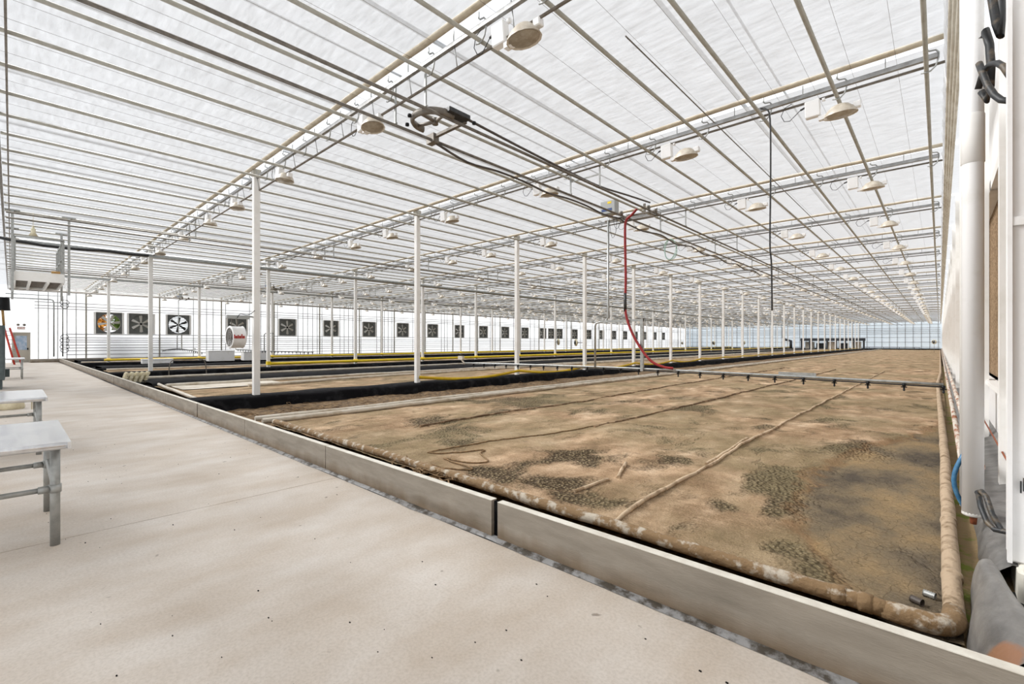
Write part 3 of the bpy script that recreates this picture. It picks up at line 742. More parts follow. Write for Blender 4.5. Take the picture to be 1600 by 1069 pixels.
# corrugated tube ends lying on the soil by the elbow
def tube_end(x, y, rz, lab):
    mb = MB(); pr = []
    for i in range(11): pr.append((.016 if i % 2 else .021, i * .0055))
    mb.lathe(pr, (0, 0, .02), 12, 'X'); mb.lathe([(.0, .005), (.015, .005)], (0, 0, .02), 12, 'X')
    o = obj('tube_end', mb, M['galv'] if lab[0] == 'p' else M['hose_brown']); o.location = (x, y, soil_h(x, y)); o.rotation_euler = (0, 0, rz); tag(o, lab, 'fitting')
tube_end(-.07, 3.68, -.3, 'pale ribbed tube end lying on the soil next to the pipe')
tube_end(-.12, 3.53, -.5, 'darker ribbed tube end lying on the soil further left')

# drip line lying on the soil near the front
dl = []
for t, (x, y) in enumerate([(-5.0, 3.75), (-4.75, 3.9), (-4.55, 4.35), (-4.45, 4.2), (-4.05, 3.95), (-4.2, 3.75), (-4.6, 3.7), (-4.1, 3.62), (-3.9, 3.55), (-4.15, 3.42), (-4.45, 3.4)]): dl.append((x, y))
def smooth(p, n=6):
    out = []
    for i in range(len(p) - 1):
        a, b, c, d = [Vector(p[max(0, min(len(p) - 1, j))]) for j in (i - 1, i, i + 1, i + 2)]
        for k in range(n):
            t = k / n; out.append(tuple(.5 * ((2 * b) + (c - a) * t + (2 * a - 5 * b + 4 * c - d) * t * t + (3 * b - a - 3 * c + d) * t ** 3)))
    out.append(tuple(p[-1])); return out
tag(obj('drip_line', MB().tube([(x, y, soil_h(x, y) + .012) for x, y in smooth(dl)], .009, 6), M['twig']), 'thin brown drip line curling in loops on the front of the nearest bed', 'hose')
for li, (pl, a, wd) in enumerate(RIDGES):
    pts = []
    y = pl[0][1]
    while y < pl[-1][1]:
        x = lerp_list([(b, c) for c, b in pl], y) + .02 * noise.noise(Vector((li, y * 1.5, 1)))
        pts.append((x, y, soil_h(x, y) + .004 + .012 * noise.noise(Vector((li * 5, y * .9, 4))))); y += .14
    tag(obj('buried_line', MB().tube(pts, [.020 + .007 * noise.noise(Vector((p[1] * 2, li, 0))) for p in pts], 7), M['buried'] if li < 4 else M['buried_dark']),
        ['soil crusted drip line running the length of the nearest bed, nearest the right wall', 'short second drip line lifting beside the rightmost crusted one', 'short crusted hose end near the front pipe, lower piece', 'short crusted hose end near the front pipe, upper piece', 'half buried drip line down the middle of the nearest bed', 'half buried dark drip line nearest the two white pipes'][li], 'hose')
dl2 = smooth([(-5.0, 3.78), (-4.9, 4.4), (-4.7, 5.3), (-4.5, 6.4), (-4.3, 8.2), (-4.3, 11), (-4.25, 16)], 12)
tag(obj('drip_line', MB().tube([(x, y, soil_h(x, y) + .012) for x, y in dl2], .009, 6), M['twig']), 'long thin brown drip line running straight down the nearest bed', 'hose')
mb = MB()
for i in range(26):
    x = R.uniform(-4.7, -3.5); a = R.uniform(0, 6.28); p = []
    yy = R.uniform(2.75, 3.2)
    for k in range(5): p.append((x, min(3.3, max(2.62, yy)), .07 + .04 * R.random())); x += .07 * math.cos(a); yy += .07 * math.sin(a); a += R.uniform(-1, 1)
    mb.tube(p, .008, 5)
tag(obj('root_tangle', mb, M['twig'], kind='stuff'), 'tangle of brown roots caught between curb and crusted pipe', 'roots')

# ------------------------------------------------------------------ columns
cproto = empty('support_column')
obj('shaft', MB().bbox(-.072, .072, -.072, .072, .16, 5.74, .008), M['white_paint'], cproto, world=False)
obj('base_plate', MB().box(-.1, .1, -.1, .1, .14, .165), M['pipe_white'], cproto, world=False)
obj('top_bracket', MB().box(-.085, .085, -.09, .09, 5.62, 5.78), M['pipe_white'], cproto, world=False)
ck = tree_of(cproto); first = True
rn = ['nearest', 'middle', 'furthest']
for ri, x in enumerate(ROWS):
    for k, y in enumerate(TY):
        o = cproto if first else copy_tree(cproto, ck); first = False
        o.location = (x, y, 0 if ri == 0 else .04)
        tag(o, f'square white column standing {ordw(k + 1)} from the walkway in the {rn[ri]} column row', 'column', f'columns of the {rn[ri]} row')

# yellow rails and tape
for ri, x in ((1, ROWS[1]), (2, ROWS[2])):
    yr = tag(empty('yellow_rail', (x, 4, 0)), f'bright yellow pipe rail clamped to the {rn[ri]} row of columns', 'rail')
    xa = x + .16
    ya = 9.0 if ri == 1 else 3.9
    obj('rail_pipe', MB().tube([(xa, ya, .43), (xa, YF - 3, .43)], .075, 8), M['yellow'], yr)
    cm = MB().box(-.085, .12, -.085, .085, .36, .54).mesh('clamp', M['yellow'])
    for y in TY[1 if ri == 1 else 0:]:
        o = link('clamp', cm, yr); o.location = (0, y - 4, 0)
tp = MB(); pts = []
tys = TY[1:]
for a, b in zip(tys[:-1], tys[1:]):
    for i in range(12):
        t = i / 12; pts.append((a + (b - a) * t, .38 - .16 * math.sin(PI * t) * (1 if a < 30 else .4)))
hw = .05
for y, z in pts:
    tw = noise.noise(Vector((y * .5, 0, 0))) * .03
    tp.v += [(ROWS[0] + .1 + tw, y, z - hw), (ROWS[0] + .1 - tw, y, z + hw), (ROWS[0] + .104 - tw, y, z + hw), (ROWS[0] + .104 + tw, y, z - hw)]
for j in range(len(pts) - 1):
    for k in range(4): tp.face((j * 4 + k, j * 4 + (k + 1) % 4, j * 4 + 4 + (k + 1) % 4, j * 4 + 4 + k), True)
tag(obj('barrier_tape', tp, M['tape']), 'yellow barrier tape sagging between the columns of the nearest row', 'tape')

# ------------------------------------------------------------------ roof crossbeams
for k, y in enumerate(TY):
    t = tag(empty('roof_crossbeam', (XR, y, 5.6)), f'curtain crossbeam with rail spanning the roof, {ordw(k + 1)} beyond the curb', 'beam', 'crossbeams under the roof')
    zc = 5.28 if k == 0 else 5.49
    obj('curtain_roll', MB().tube([(.16, y - .1, 5.79), (XL, y - .1, 5.79)] if k > 5 else wob([(.16, y - .1, 5.79), (XL, y - .1, 5.79)], .7, .014, k), .052, 8, squash=.8), M['cloth_roll'], t)
    mb = MB(); mb.box(XL, -.02 if k else -1.2, y - .028, y + .028, 5.555, 5.61); mb.box(XL, -.02 if k else -1.2, y - .012, y + .012, 5.61, 5.63)
    obj('rail', mb, M['alu'], t)
    obj('lower_chord', MB().tube([(.12, y + .05, zc), (XL, y + .05, zc)], .02, 6), M['rail_dark'], t)
    mb = MB(); x = -.6
    while x > (-40 if k < 8 else -14):
        mb.box(x - .006, x + .006, y - .02, y - .008, 5.6, 5.77); x -= 1.07
        if k == 0: mb.tube([(x, y + .05, zc), (x, y, 5.56)], .008, 4)
    obj('hanger', mb, M['galv'], t, kind='stuff')
obj_rail = tag(empty('pipe_end_rail', (XL / 2, -.1, 5.43)), 'rusty jointed rail over the walkway holding the ends of the heating pipes', 'rail')
obj('rail_bar', MB().box(XL, -2, -.20, -.15, 5.46, 5.53), M['galv_dark'], obj_rail)
obj('rail_bar', MB().box(XL, -2, -.06, -.035, 5.36, 5.39), M['galv_dark'], obj_rail)

# ------------------------------------------------------------------ heating pipes with hooks
hk = MB()
hk.tube([(.0, -.01, .36), (.0, -.01, .28), (.03, -.01, .25), (.1, -.01, .24), (.13, 0, .2), (.13, 0, .13), (.1, 0, .02), (.045, 0, -.035), (0, 0, -.042), (-.06, 0, -.03)], .012, 5)
hook_me = hk.mesh('hook', M['galv'])
fh = MB()
for k, y in enumerate(TY[9:19]):
    fh.tube([(0, y, .15), (.1, y, .1), (.05, y, -.04), (-.04, y, -.04)], .011, 3)
far_me = fh.mesh('far_hooks', M['galv'])
pipes_X = [-.14 - 1.063 * k for k in range(48)]
pm = MB().tube([(0, -.14, 0), (0, YF - .25, 0)], .0285, 8).mesh('tube', M['pipe_white'])
for k, x in enumerate(pipes_X):
    p = tag(empty('heating_pipe', (x, 0, ZP)), f'long pale heating pipe under the curtain, {ordw(k + 1)} counted from the right wall', 'pipe', 'heating pipes under the roof')
    link('tube', pm, p)
    for y in TY[:9 if k < 16 else 4]:
        o = link('hook', hook_me, p); o.location = (0, y + .005, 0)
    if k < 14:
        o = link('far_hooks', far_me, p); o['kind'] = 'stuff'

# big pipes on the two further column rows
for ri, z in ((1, 5.28), (2, 5.42)):
    tag(obj('supply_main', MB().tube([(ROWS[ri] + .17, .2, z), (ROWS[ri] + .17, YF - .3, z)], .085, 10), M['galv']), f'thick grey main pipe running along the top of the {rn[ri]} column row', 'pipe')
tag(obj('cable_bundle', MB().tube(wob([(-24.3, -.35, 5.2), (-24.6, .8, 5.12), (-24.9, 2.4, 5.2), (-25.0, 4.0, 5.24)], .3, .04), .055, 8), M['black_rubber']), 'black cable bundle sagging from the middle row main pipe over the walkway', 'cable')
tag(obj('control_rod', MB().tube([(-3.1, 5.6, 5.62), (-3.1, 30, 5.62)], .01, 5), M['galv_dark']), 'thin dark rod under the curtain between two heating pipes near centre right', 'rod')
mb = MB()
for i in range(9): mb.tube([(-8.9 if i > 6 else -3.1, 5.6 + 2.3 * i if i < 7 else 0, 5.62), (-3.1 if i < 7 else -8.9, 5.6 + 2.3 * i if i < 7 else 0, 5.76)], .004, 4)
tag(obj('control_rod', MB().tube([(-10.2, 5.2, 5.6), (-10.2, 13, 5.6)], .008, 5), M['galv_dark']), 'thin dark rod under the curtain above the nearest bed aisle', 'rod')

# ------------------------------------------------------------------ grow lamps
def lamp_parts(parent):
    a = MB(); a.bbox(-.37, -.16, -.06, .06, -.02, .25, .012); a.lathe([(0, 0), (.03, 0), (.03, .04), (0, .04)], (-.13, 0, .22), 8, 'X')
    b = MB(); n = 14
    prof = [(.235, -.105), (.23, -.09), (.19, -.02), (.12, .045), (.05, .07), (0, .074)]
    b.lathe(prof, (.1, 0, 0), n, 'Z', 1, .8); b.lathe([(.235, -.105), (.2, -.09)], (.1, 0, 0), n, 'Z', 1, .8)
    c = MB(); c.lathe([(.205, -.095), (.12, -.115), (0, -.12)], (.1, 0, 0), n, 'Z', 1, .8)
    d = MB(); d.bbox(.27, .37, -.05, .05, -.06, .035, .012); d2 = MB(); d2.box(-.19, -.06, -.045, .045, -.1, -.03)
    e = MB(); e.tube([(-.37, 0, .18), (-.44, 0, .16)], .016, 6); e.tube([(-.44, 0, .16), (-.52, .01, .1), (-.6, .01, .04), (-.68, .01, .06), (-.72, 0, .16), (-.66, -.02, .27), (-.55, -.03, .3)], .006, 5)
    if parent is None:
        m = MB()
        for i, s in enumerate((a, b, c, d, d2)):
            o = len(m.v); m.v += s.v; m.f += [tuple(o + q for q in f) for f in s.f]; m.s += s.s; m.mi += [0 if i in (0, 3, 4) else 1 if i == 1 else 2] * len(s.f)
        return m.mesh('grow_lamp', [M['wall_white'], M['reflector'], M['lens']])
    obj('ballast_box', a, M['wall_white'], parent, world=False); obj('reflector', b, M['reflector'], parent, world=False)
    obj('lens', c, M['lens'], parent, world=False); obj('socket_housing', d, M['wall_white'], parent, world=False); obj('mount_arm', d2, M['wall_white'], parent, world=False); obj('power_cord', e, M['black_rubber'], parent, world=False)
LX = [-1.27, -3.77, -7.2, -10.87]
lp = empty('grow_lamp'); lamp_parts(lp); lk = tree_of(lp); lme = lamp_parts(None)
first = True; stuff = MB(); nl = 0
pos_w = ['rightmost in', 'right of centre in', 'left of centre in', 'leftmost in']
bay_w = ['the right-hand bay', 'the second bay from the right', 'the third bay from the right', 'the left-hand bay']
for k, y in enumerate(TY):
    for b in range(4):
        for j, lx in enumerate(LX):
            if k == 0 and b == 0 and j == 0: continue
            x = lx - BAY * b; z = 5.24
            if j == 2: x += .04 if b == 0 else .22
            if k < 17:
                near = k < 6 and b < 3
                if near: o = lp if first else copy_tree(lp, lk); first = False
                else: o = link('grow_lamp', lme)
                o.location = (x, y + .05, z)
                if k == 0: o.rotation_euler = (R.uniform(-.12, .12), R.uniform(-.1, .1), R.uniform(-.1, .1))
                tag(o, f'grow lamp on the {ordw(k + 1)} crossbeam, {pos_w[j]} {bay_w[b]}', 'lamp', 'grow lamps under the crossbeams')
            else:
                stuff.box(x - .37, x - .16, y, y + .1, z - .02, z + .25); stuff.lathe([(.23, -.1), (.1, .05), (0, .07)], (x + .1, y + .05, z), 6)
tag(obj('far_grow_lamps', stuff, M['reflector'], kind='stuff'), 'far grow lamps seen only as specks near the far wall', 'lamp')

# ------------------------------------------------------------------ boom tracks, booms, hose wheel
bayn = ['right-hand', 'second', 'third', 'left-hand']
for i in range(4):
    o_ = -BAY * i + (.12 if i == 1 else 0); xa, xb = -5.64 + o_, -6.44 + o_
    t = tag(empty('boom_track', (xa, 0, 5.0)), f'pair of grey rails carrying the watering boom through the {bayn[i]} bay', 'track')
    for x in (xa, xb): obj('track_rail', MB().tube([(x, -.1, 5.0), (x, YF - 1, 5.0)], .026, 7), M['galv_dark'], t)
    hm = MB()
    for x in (0, -.8): hm.box(x - .014, x + .014, -.014, .014, .02, .62); hm.box(x - .09, x + .03, -.02, .02, .02, .045)
    hm.box(-.8, 0, -.012, .012, .3, .325); hmm = hm.mesh('track_hanger', M['galv'])
    for y in TY[:14]:
        q = link('track_hanger', hmm, t); q.location = (0, y + .08, 0)
# hose wheel hanging under the nearest track
hw_ = tag(empty('hose_trolley', (-5.98, 4.75, 5.0)), 'open steel hose wheel with bent spokes lying between the boom rails', 'wheel')
mb = MB(); c = (-5.95, 4.62, 5.05)
arc = [(c[0] + .36 * math.cos(a), c[1] + .36 * math.sin(a), c[2]) for a in [PI * .02 + PI * 1.1 * i / 16 + PI * .95 for i in range(17)]]
mb.tube(arc, .035, 8, squash=1.7); obj('rim', mb, M['galv_dark'], hw_)
for a in (1.1, 1.55, 1.95):
    obj('spoke', MB().tube([c, (c[0] + .34 * math.cos(a * PI), c[1] + .34 * math.sin(a * PI), c[2])], .02, 6, squash=1.6), M['rail_dark'], hw_)
obj('cross_arm', MB().box(-6.5, -5.6, 4.93, 4.99, 5.03, 5.075), M['galv_dark'], hw_)
obj('hub', MB().lathe([(0, -.05), (.05, -.05), (.05, .05), (0, .05)], c, 10), M['galv_dark'], hw_)
obj('bracket', MB().box(-6.56, -6.36, 4.9, 5.02, 4.95, 5.1), M['galv_dark'], hw_)
mb = MB(); mb.bbox(-5.72, -5.5, 4.55, 4.98, 5.05, 5.13, .01); mb.lathe([(0, 0), (.04, 0), (.04, .05), (0, .05)], (-5.68, 4.6, 5.1), 8); obj('tensioner', mb, M['black_rubber'], hw_)
for (x, y) in ((-6.33, 4.35), (-5.5, 5.05), (-6.05, 4.2)):
    obj('knob', MB().lathe([(0, -.03), (.032, -.02), (.032, .02), (0, .03)], (x, y, 5.03), 8), M['black_plastic'], hw_)
hz = [(-5.6, 4.9, 5.11), (-5.62, 6.2, 5.07), (-5.64, 7.6, 5.045), (-5.66, 9, 5.04), (-5.6, 10.2, 5.1), (-5.5, 11.2, 5.12)]
tag(obj('supply_hose', MB().tube(smooth(hz, 4), .022, 7), M['hose_brown']), 'black supply hose lying on the right rail between wheel and control box', 'hose')
hz = [(-6.42, 5.0, 4.96)]
for i in range(1, 9): hz.append((-6.5, 5.0 + i * .8, 4.95 - (.07 if i % 3 == 1 else .02)))
hz += [(-6.6, 11.9, 4.93), (-6.55, 12.9, 4.85)]
for i in range(10): hz.append((-6.5 - .03 * (i % 2), 14 + i * 1.25, 4.92 - .10 * (i % 2)))
tag(obj('supply_hose', MB().tube(smooth(hz, 4), .022, 7), M['hose_brown']), 'black supply hose drooping in loops below the left rail', 'hose')

def boom(i, y, ztip, zmid, lab, full=True):
    o_ = -BAY * i; X = lambda v: v + o_
    t = tag(empty('watering_boom', (X(-6.5), y, 5.0)), lab, 'boom')
    b = MB(); b.bbox(X(-7.1), X(-6.62), y - .02, y + .2, 5.12, 5.5, .02)
    cbx = obj('control_box', b, M['ctrl_grey'], t)
    obj('blue_band', MB().box(X(-7.05), X(-6.72), y - .024, y - .02, 5.2, 5.27), M['blue_mark'], cbx)
    obj('warning_label', MB().box(X(-6.86), X(-6.74), y - .024, y - .02, 5.4, 5.46), M['yellow'], cbx)
    b = MB(); b.box(X(-6.66), X(-5.5), y - .02, y + .02, 4.92, 4.96); b.box(X(-6.62), X(-5.5), y + .4, y + .44, 4.92, 4.96); b.box(X(-6.46), X(-6.42), y, y + .42, 4.92, 4.95); b.box(X(-5.66), X(-5.62), y, y + .42, 4.92, 4.95)
    b.box(X(-6.95), X(-6.4), y - .02, y + .02, 4.9, 4.94); b.box(X(-5.8), X(-5.74), y + .02, y + .05, 4.92, 5.2)
    for yy in (y, y + .42):
        for xx in (-6.44, -5.64): b.lathe([(0, -.03), (.06, -.03), (.06, .03), (0, .03)], (X(xx), yy, 5.06), 10, 'X')
    obj('trolley', b, M['galv_dark'], t)
    obj('drop_pipe', MB().tube([(X(-6.85), y, 4.93), (X(-6.85), y, 2.24), (X(-6.88), y, 2.16), (X(-6.96), y, 2.1), (X(-7.14), y, 2.08), (X(-7.24), y, 2.06), (X(-7.28), y, 1.98), (X(-7.28), y, zmid)], .03, 8), M['galv'], t)
    b = MB(); b.box(X(-7.1), X(-5.78), y - .03, y + .03, 2.07, 2.13); b.box(X(-5.86), X(-5.78), y - .035, y + .035, zmid - .02, 2.13)
    obj('support_frame', b, M['galv'], t)
    n = 24; L = []; U = []
    for q in range(n + 1):
        x = -12.95 + 13.0 * q / n; s = abs(x + 6.5) / 6.5
        L.append((X(x), y, zmid + (ztip - zmid) * s ** 1.5)); U.append((X(x), y + .012, zmid + (ztip - zmid) * s ** 1.5 + .045))
    obj('boom_tube', MB().tube(U, .027, 8), M['galv'], t)
    obj('water_line', MB().tube(L, .016, 6), M['black_rubber'], t)
    nz = MB(); nz.lathe([(0, .03), (.03, .025), (.03, -.02), (.016, -.03), (.016, -.09), (.024, -.095), (0, -.12)], (0, 0, 0), 8); nz.box(-.045, .045, -.012, .012, -.05, -.03)
    nm = nz.mesh('nozzle', M['black_plastic'])
    for q in range(1, n + 1):
        p = L[q]; z = link('nozzle', nm, t); z.location = (p[0] - X(-6.5), -.03, p[2] - 5.0)
    b = MB(); b.box(X(-13.25), X(-13.0), y - .05, y + .05, ztip + .16, ztip + .3); b.tube([(X(-12.9), y, ztip), (X(-13.15), y, ztip + .2)], .03, 6)
    obj('end_sensor', b, [M['pvc']], t)
    obj('mount_plate', MB().box(X(-2.6), X(-1.9), y + .03, y + .06, zmid + .03, zmid + .1), M['galv'], t)
    return t
bm = boom(0, 11.4, .70, .76, 'long grey watering boom with black nozzles across the nearest bed')
rh = smooth([(-5.95, 11.36, 5.08), (-6.1, 11.36, 4.95), (-6.28, 11.36, 4.8), (-6.3, 11.36, 4.3), (-6.28, 11.36, 3.2), (-6.3, 11.36, 2.5), (-6.2, 11.34, 2.05), (-5.95, 11.32, 1.55), (-5.55, 11.3, 1.05), (-5.2, 11.32, .88), (-4.95, 11.36, .85)], 6)
obj('red_hose', MB().tube(rh, .034, 8), M['red_hose'], bm)
obj('hose_sleeve', MB().tube([(-6.3, 11.36, 2.85), (-6.295, 11.36, 2.35)], .04, 8), M['black_rubber'], bm)
cb2 = MB()
for dx, dz in ((0, -.55), (.22, -.2), (.12, -.32)):
    cb2.tube(smooth([(-6.75 + dx, 11.3, 4.95), (-6.72 + dx, 11.3, 4.95 + dz * .6), (-6.65 + dx, 11.3, 4.95 + dz), (-6.55 + dx, 11.3, 4.95 + dz * .7), (-6.52 + dx, 11.3, 4.95)], 4), .006, 4)
obj('loose_wires', cb2, M['black_rubber'], bm, kind='stuff')
boom(2, 11.4, .95, .92, 'grey watering boom crossing the third bay beyond the drum fan')
boom(3, 9.2, .75, .98, 'grey watering boom in front of the louvered fan wall at left')

# ------------------------------------------------------------------ exhaust fans in the left wall
def fan_build(root, open_back, blade_m):
    mb = MB(); n = 24; s = .83
    b0 = len(mb.v)                                  # front plate with a round hole, 12 cm deep
    for dx in (.0, -.12):
        for k in range(n):
            a = 2 * PI * k / n + PI / 4; c, q = math.cos(a), math.sin(a); m_ = max(abs(c), abs(q))
            mb.v.append((dx, s * c / m_, s * 1.05 * q / m_))
        for k in range(n):
            a = 2 * PI * k / n + PI / 4; mb.v.append((dx, .74 * math.cos(a), .76 * math.sin(a)))
    for k in range(n):
        j = (k + 1) % n
        mb.face((k, j, n + j, n + k)); mb.face((n + k, n + j, 3 * n + j, 3 * n + k)); mb.face((k, 2 * n + k, 2 * n + j, j)); mb.face((2 * n + k, 3 * n + k, 3 * n + j, 2 * n + j))
    obj('housing', mb, M['fan_grey'], root, world=False)
    bl = MB(); w = .12
    P = [(0, .06, -.05), (0, .06, .05), (.015, .7, .13), (-.05, .7, -.10)]
    bl.v += P + [(p[0] - .012, p[1], p[2]) for p in P]
    for q in ((0, 1, 2, 3), (7, 6, 5, 4), (0, 4, 5, 1), (1, 5, 6, 2), (2, 6, 7, 3), (3, 7, 4, 0)): bl.face(q)
    bme = bl.mesh('blade', M[blade_m])
    ph = R.uniform(0, 1)
    for k in range(6):
        o = link('blade', bme, root); o.location = (-.05, 0, 0); o.rotation_euler = (2 * PI * k / 6 + ph, 0, 0)
    obj('hub', MB().lathe([(0, .03), (.09, .03), (.11, -.06), (0, -.07)], (-.03, 0, 0), 12, 'X'), M['black_plastic'], root, world=False)
    mb = MB()
    mb.box(-.03, -.01, -.02, .02, -.76, .76)
    obj('motor_strut', mb, M['blade'], root, world=False)
    if open_back != 'open':
        mb = MB(); z = -.8
        while z < .8:
            if open_back == 'ajar': mb.quad((-.2, -.76, z), (-.2, .76, z), (-.14, .76, z + .045), (-.14, -.76, z + .045))
            else: mb.quad((-.17, -.79, z), (-.17, .79, z), (-.15, .79, z + .105), (-.15, -.79, z + .105))
            z += .145 if open_back == 'ajar' else .1
        obj('louver_slats', mb, M['fan_louver'], root, world=False)
    fr = MB()
    for a in (-1, 1):
        fr.box(.0, .05, a * .83, a * .97, -.9, .9); fr.box(.0, .05, -.83, .83, a * .872, a * .93)
    obj('white_surround', fr, M['white_paint'], root, world=False)
proto = None
for i, y in enumerate(FANS):
    if i in (0, 2):
        f = empty('exhaust_fan'); fan_build(f, 'open' if i == 0 else 'ajar', 'blade' if i == 0 else 'blade_dark')
    elif proto is None:
        f = proto = empty('exhaust_fan'); fan_build(f, 'shut', 'blade'); fk = tree_of(proto)
    else: f = copy_tree(proto, fk)
    f.location = (XL - .06, y, 3.12)
    lab = {0: 'exhaust fan without louvers showing autumn trees, leftmost in the left wall', 2: 'exhaust fan with louvers ajar letting bright stripes through'}.get(i, f'square grey exhaust fan in the left wall, {ordw(i + 1)} counted from the walkway')
    tag(f, lab, 'fan', 'exhaust fans in the left wall')
# trees outside behind the first fan
def treeo(x, y, m, lab):
    t = tag(empty('tree', (x, y, 0)), lab, 'tree')
    obj('trunk', MB().tube([(x, y, -.5), (x, y, 3)], .12, 7), M['bark'], t)
    mb = MB()
    for i in range(900):
        v = Vector((R.gauss(0, 1), R.gauss(0, 1), R.gauss(0, 1))).normalized() * (1.5 * R.random() ** .4)
        c = Vector((x, y, 3.4)) + v; a = Vector((R.gauss(0, 1), R.gauss(0, 1), R.gauss(0, 1))).normalized() * .24; b = a.cross(Vector((.3, .5, .8))).normalized() * .18
        mb.quad(tuple(c - a), tuple(c + b), tuple(c + a), tuple(c - b))
    obj('crown', mb, M[m], t, kind='stuff')
treeo(-55.0, 4.5, 'leaf_orange', 'orange autumn tree outside, seen through the leftmost fan')
treeo(-55.2, 7.6, 'leaf_green', 'green tree outside, seen through the leftmost fan')

# ------------------------------------------------------------------ circulation fans
def drum_fan(loc, r, lab, big=False, rz=0.0, col_at=None):
    t = tag(empty('circulation_fan', loc), lab, 'fan'); L = r * (1.15 if big else .5)
    mb = MB(); mb.lathe([(r * .86, -L / 2), (r, -L / 2), (r * 1.04, -L / 2 + .015), (r, -L / 2 + .03), (r, L / 2 - .03), (r * 1.04, L / 2 - .015), (r * .86, L / 2)], (0, 0, 0), 24, 'X')
    obj('drum', mb, M['cream'] if not big else M['wall_white'], t, world=False)
    mb = MB()
    for q in (.2, .4, .6, .8, 1.0):
        for e in (-L / 2 + .005, L / 2 - .005):
            mb.tube([(e, r * .95 * q * math.cos(a * PI / 8), r * .95 * q * math.sin(a * PI / 8)) for a in range(17)], .004, 4, False)
    for k in range(8):
        a = k * PI / 4
        for e in (-L / 2 + .005, L / 2 - .005): mb.tube([(e, 0, 0), (e, r * .95 * math.cos(a), r * .95 * math.sin(a))], .004, 4, False)
    obj('guard', mb, M['galv_dark'], t, world=False, kind='stuff')
    bl = MB(); P = [(.03, .03, -.03), (-.03, .03, .03), (-.05, r * .85, .1 * r / .27), (.05, r * .85, -.1 * r / .27)]
    bl.v += P + [(p[0] - .006, p[1], p[2]) for p in P]
    for q in ((0, 1, 2, 3), (7, 6, 5, 4), (0, 4, 5, 1), (1, 5, 6, 2), (2, 6, 7, 3), (3, 7, 4, 0)): bl.face(q)
    bme = bl.mesh('blade', M['blade_dark'])
    for k in range(4): o = link('blade', bme, t); o.rotation_euler = (k * PI / 2 + .3, 0, 0)
    obj('motor', MB().lathe([(0, -.08), (.07, -.08), (.07, .08), (0, .08)], (0, 0, 0), 10, 'X'), M['black_plastic'], t, world=False)
    t.rotation_euler = (0, 0, rz)
    return t
df = drum_fan((-12.4, 3.66, 1.63), .26, 'white drum circulation fan with red lettering hanging beside the nearest column', True, PI / 2 + .06)
obj('junction_box', MB().bbox(-.22, .28, -.06, .06, .44, .53, .01), M['ctrl_grey'], df, world=False)
obj('hanger_strap', MB().tube([(.02, 0, .27), (.02, 0, .44)], .014, 6).tube([(-.1, 0, .26), (-.1, 0, .44)], .008, 6), M['galv_dark'], df, world=False)
mb = MB()
for i, (a, b, h) in enumerate(((-.14, -.12, .09), (-.11, -.07, .06), (-.06, -.04, .08), (-.03, .01, .06), (.02, .04, .1), (.05, .09, .06))):
    mb.box(a, b, -.272, -.262, -.03, -.03 + h)
obj('red_lettering', mb, M['red'], df, world=False)
obj('support_bar', MB().tube([(.05, .0, .5), (.42, .0, .5)], .018, 6), M['galv'], df, world=False)
obj('power_cord', MB().tube(smooth([(.0, -.07, .46), (.05, -.1, .55), (.2, -.09, .54), (.3, -.05, .57), (.4, -.06, .66)], 4), .008, 5), M['black_rubber'], df, world=False)
def hung(row, k, z, lab, r=.27, dx=.36):
    f = drum_fan((ROWS[row] + dx, TY[k], z), r, lab, False, .9)
    obj('bracket_arm', MB().tube([(-dx + .06, 0, 0), (0, 0, 0)], .02, 6), M['galv_dark'], f, world=False).rotation_euler = (0, 0, -.9)
hung(1, 6, 1.55, 'small round circulation fan on a middle row column, left of the boom frame')
hung(0, 3, 1.5, 'small round fan on a bent arm at the fourth nearest-row column', .16, -.5)
hung(2, 18, 1.4, 'small dark circulation fan near the far end of the fan wall')
hung(1, 14, 1.45, 'small dark circulation fan hung among the far middle row columns', .3)
hung(1, 17, 1.5, 'small dark circulation fan beside the far corner of the equipment rack', .34)
f = drum_fan((-.6, 92, 1.6), .3, 'lone dark circulation fan before the far wall at right', False, .9)
obj('bracket_arm', MB().tube([(0, 0, -.3), (0, 0, -1.6)], .02, 6), M['galv_dark'], f, world=False)

# ------------------------------------------------------------------ cords and rings hanging from the roof
cd = smooth([(-2.3, 8.9, 5.6), (-2.22, 8.86, 5.55), (-2.14, 8.84, 5.35), (-2.13, 8.84, 4.4), (-2.14, 8.84, 3.2), (-2.12, 8.85, 2.85), (-2.11, 8.85, 2.05)], 5)
tag(obj('hanging_cord', MB().tube(cd, .0135, 7), M['black_rubber']), 'long black cord hanging straight down from a heating pipe at right', 'cord')
mb = MB()
for k in range(4):
    mb.tube([(-7.58 + .26 * math.cos(a) * .9 + .01 * k, 17.1 + .06 * math.sin(a * 2 + k), 5.06 + (.37 + .012 * k) * math.sin(a)) for a in [2 * PI * i / 28 for i in range(29)]], .011, 5)
mb.tube([(-7.58, 17.1, 5.42), (-7.58, 17.1, 5.45)], .01, 5)
tag(obj('tube_coil', mb, M['green_tube']), 'pale green coil of tubing hanging from a roof pipe', 'coil')

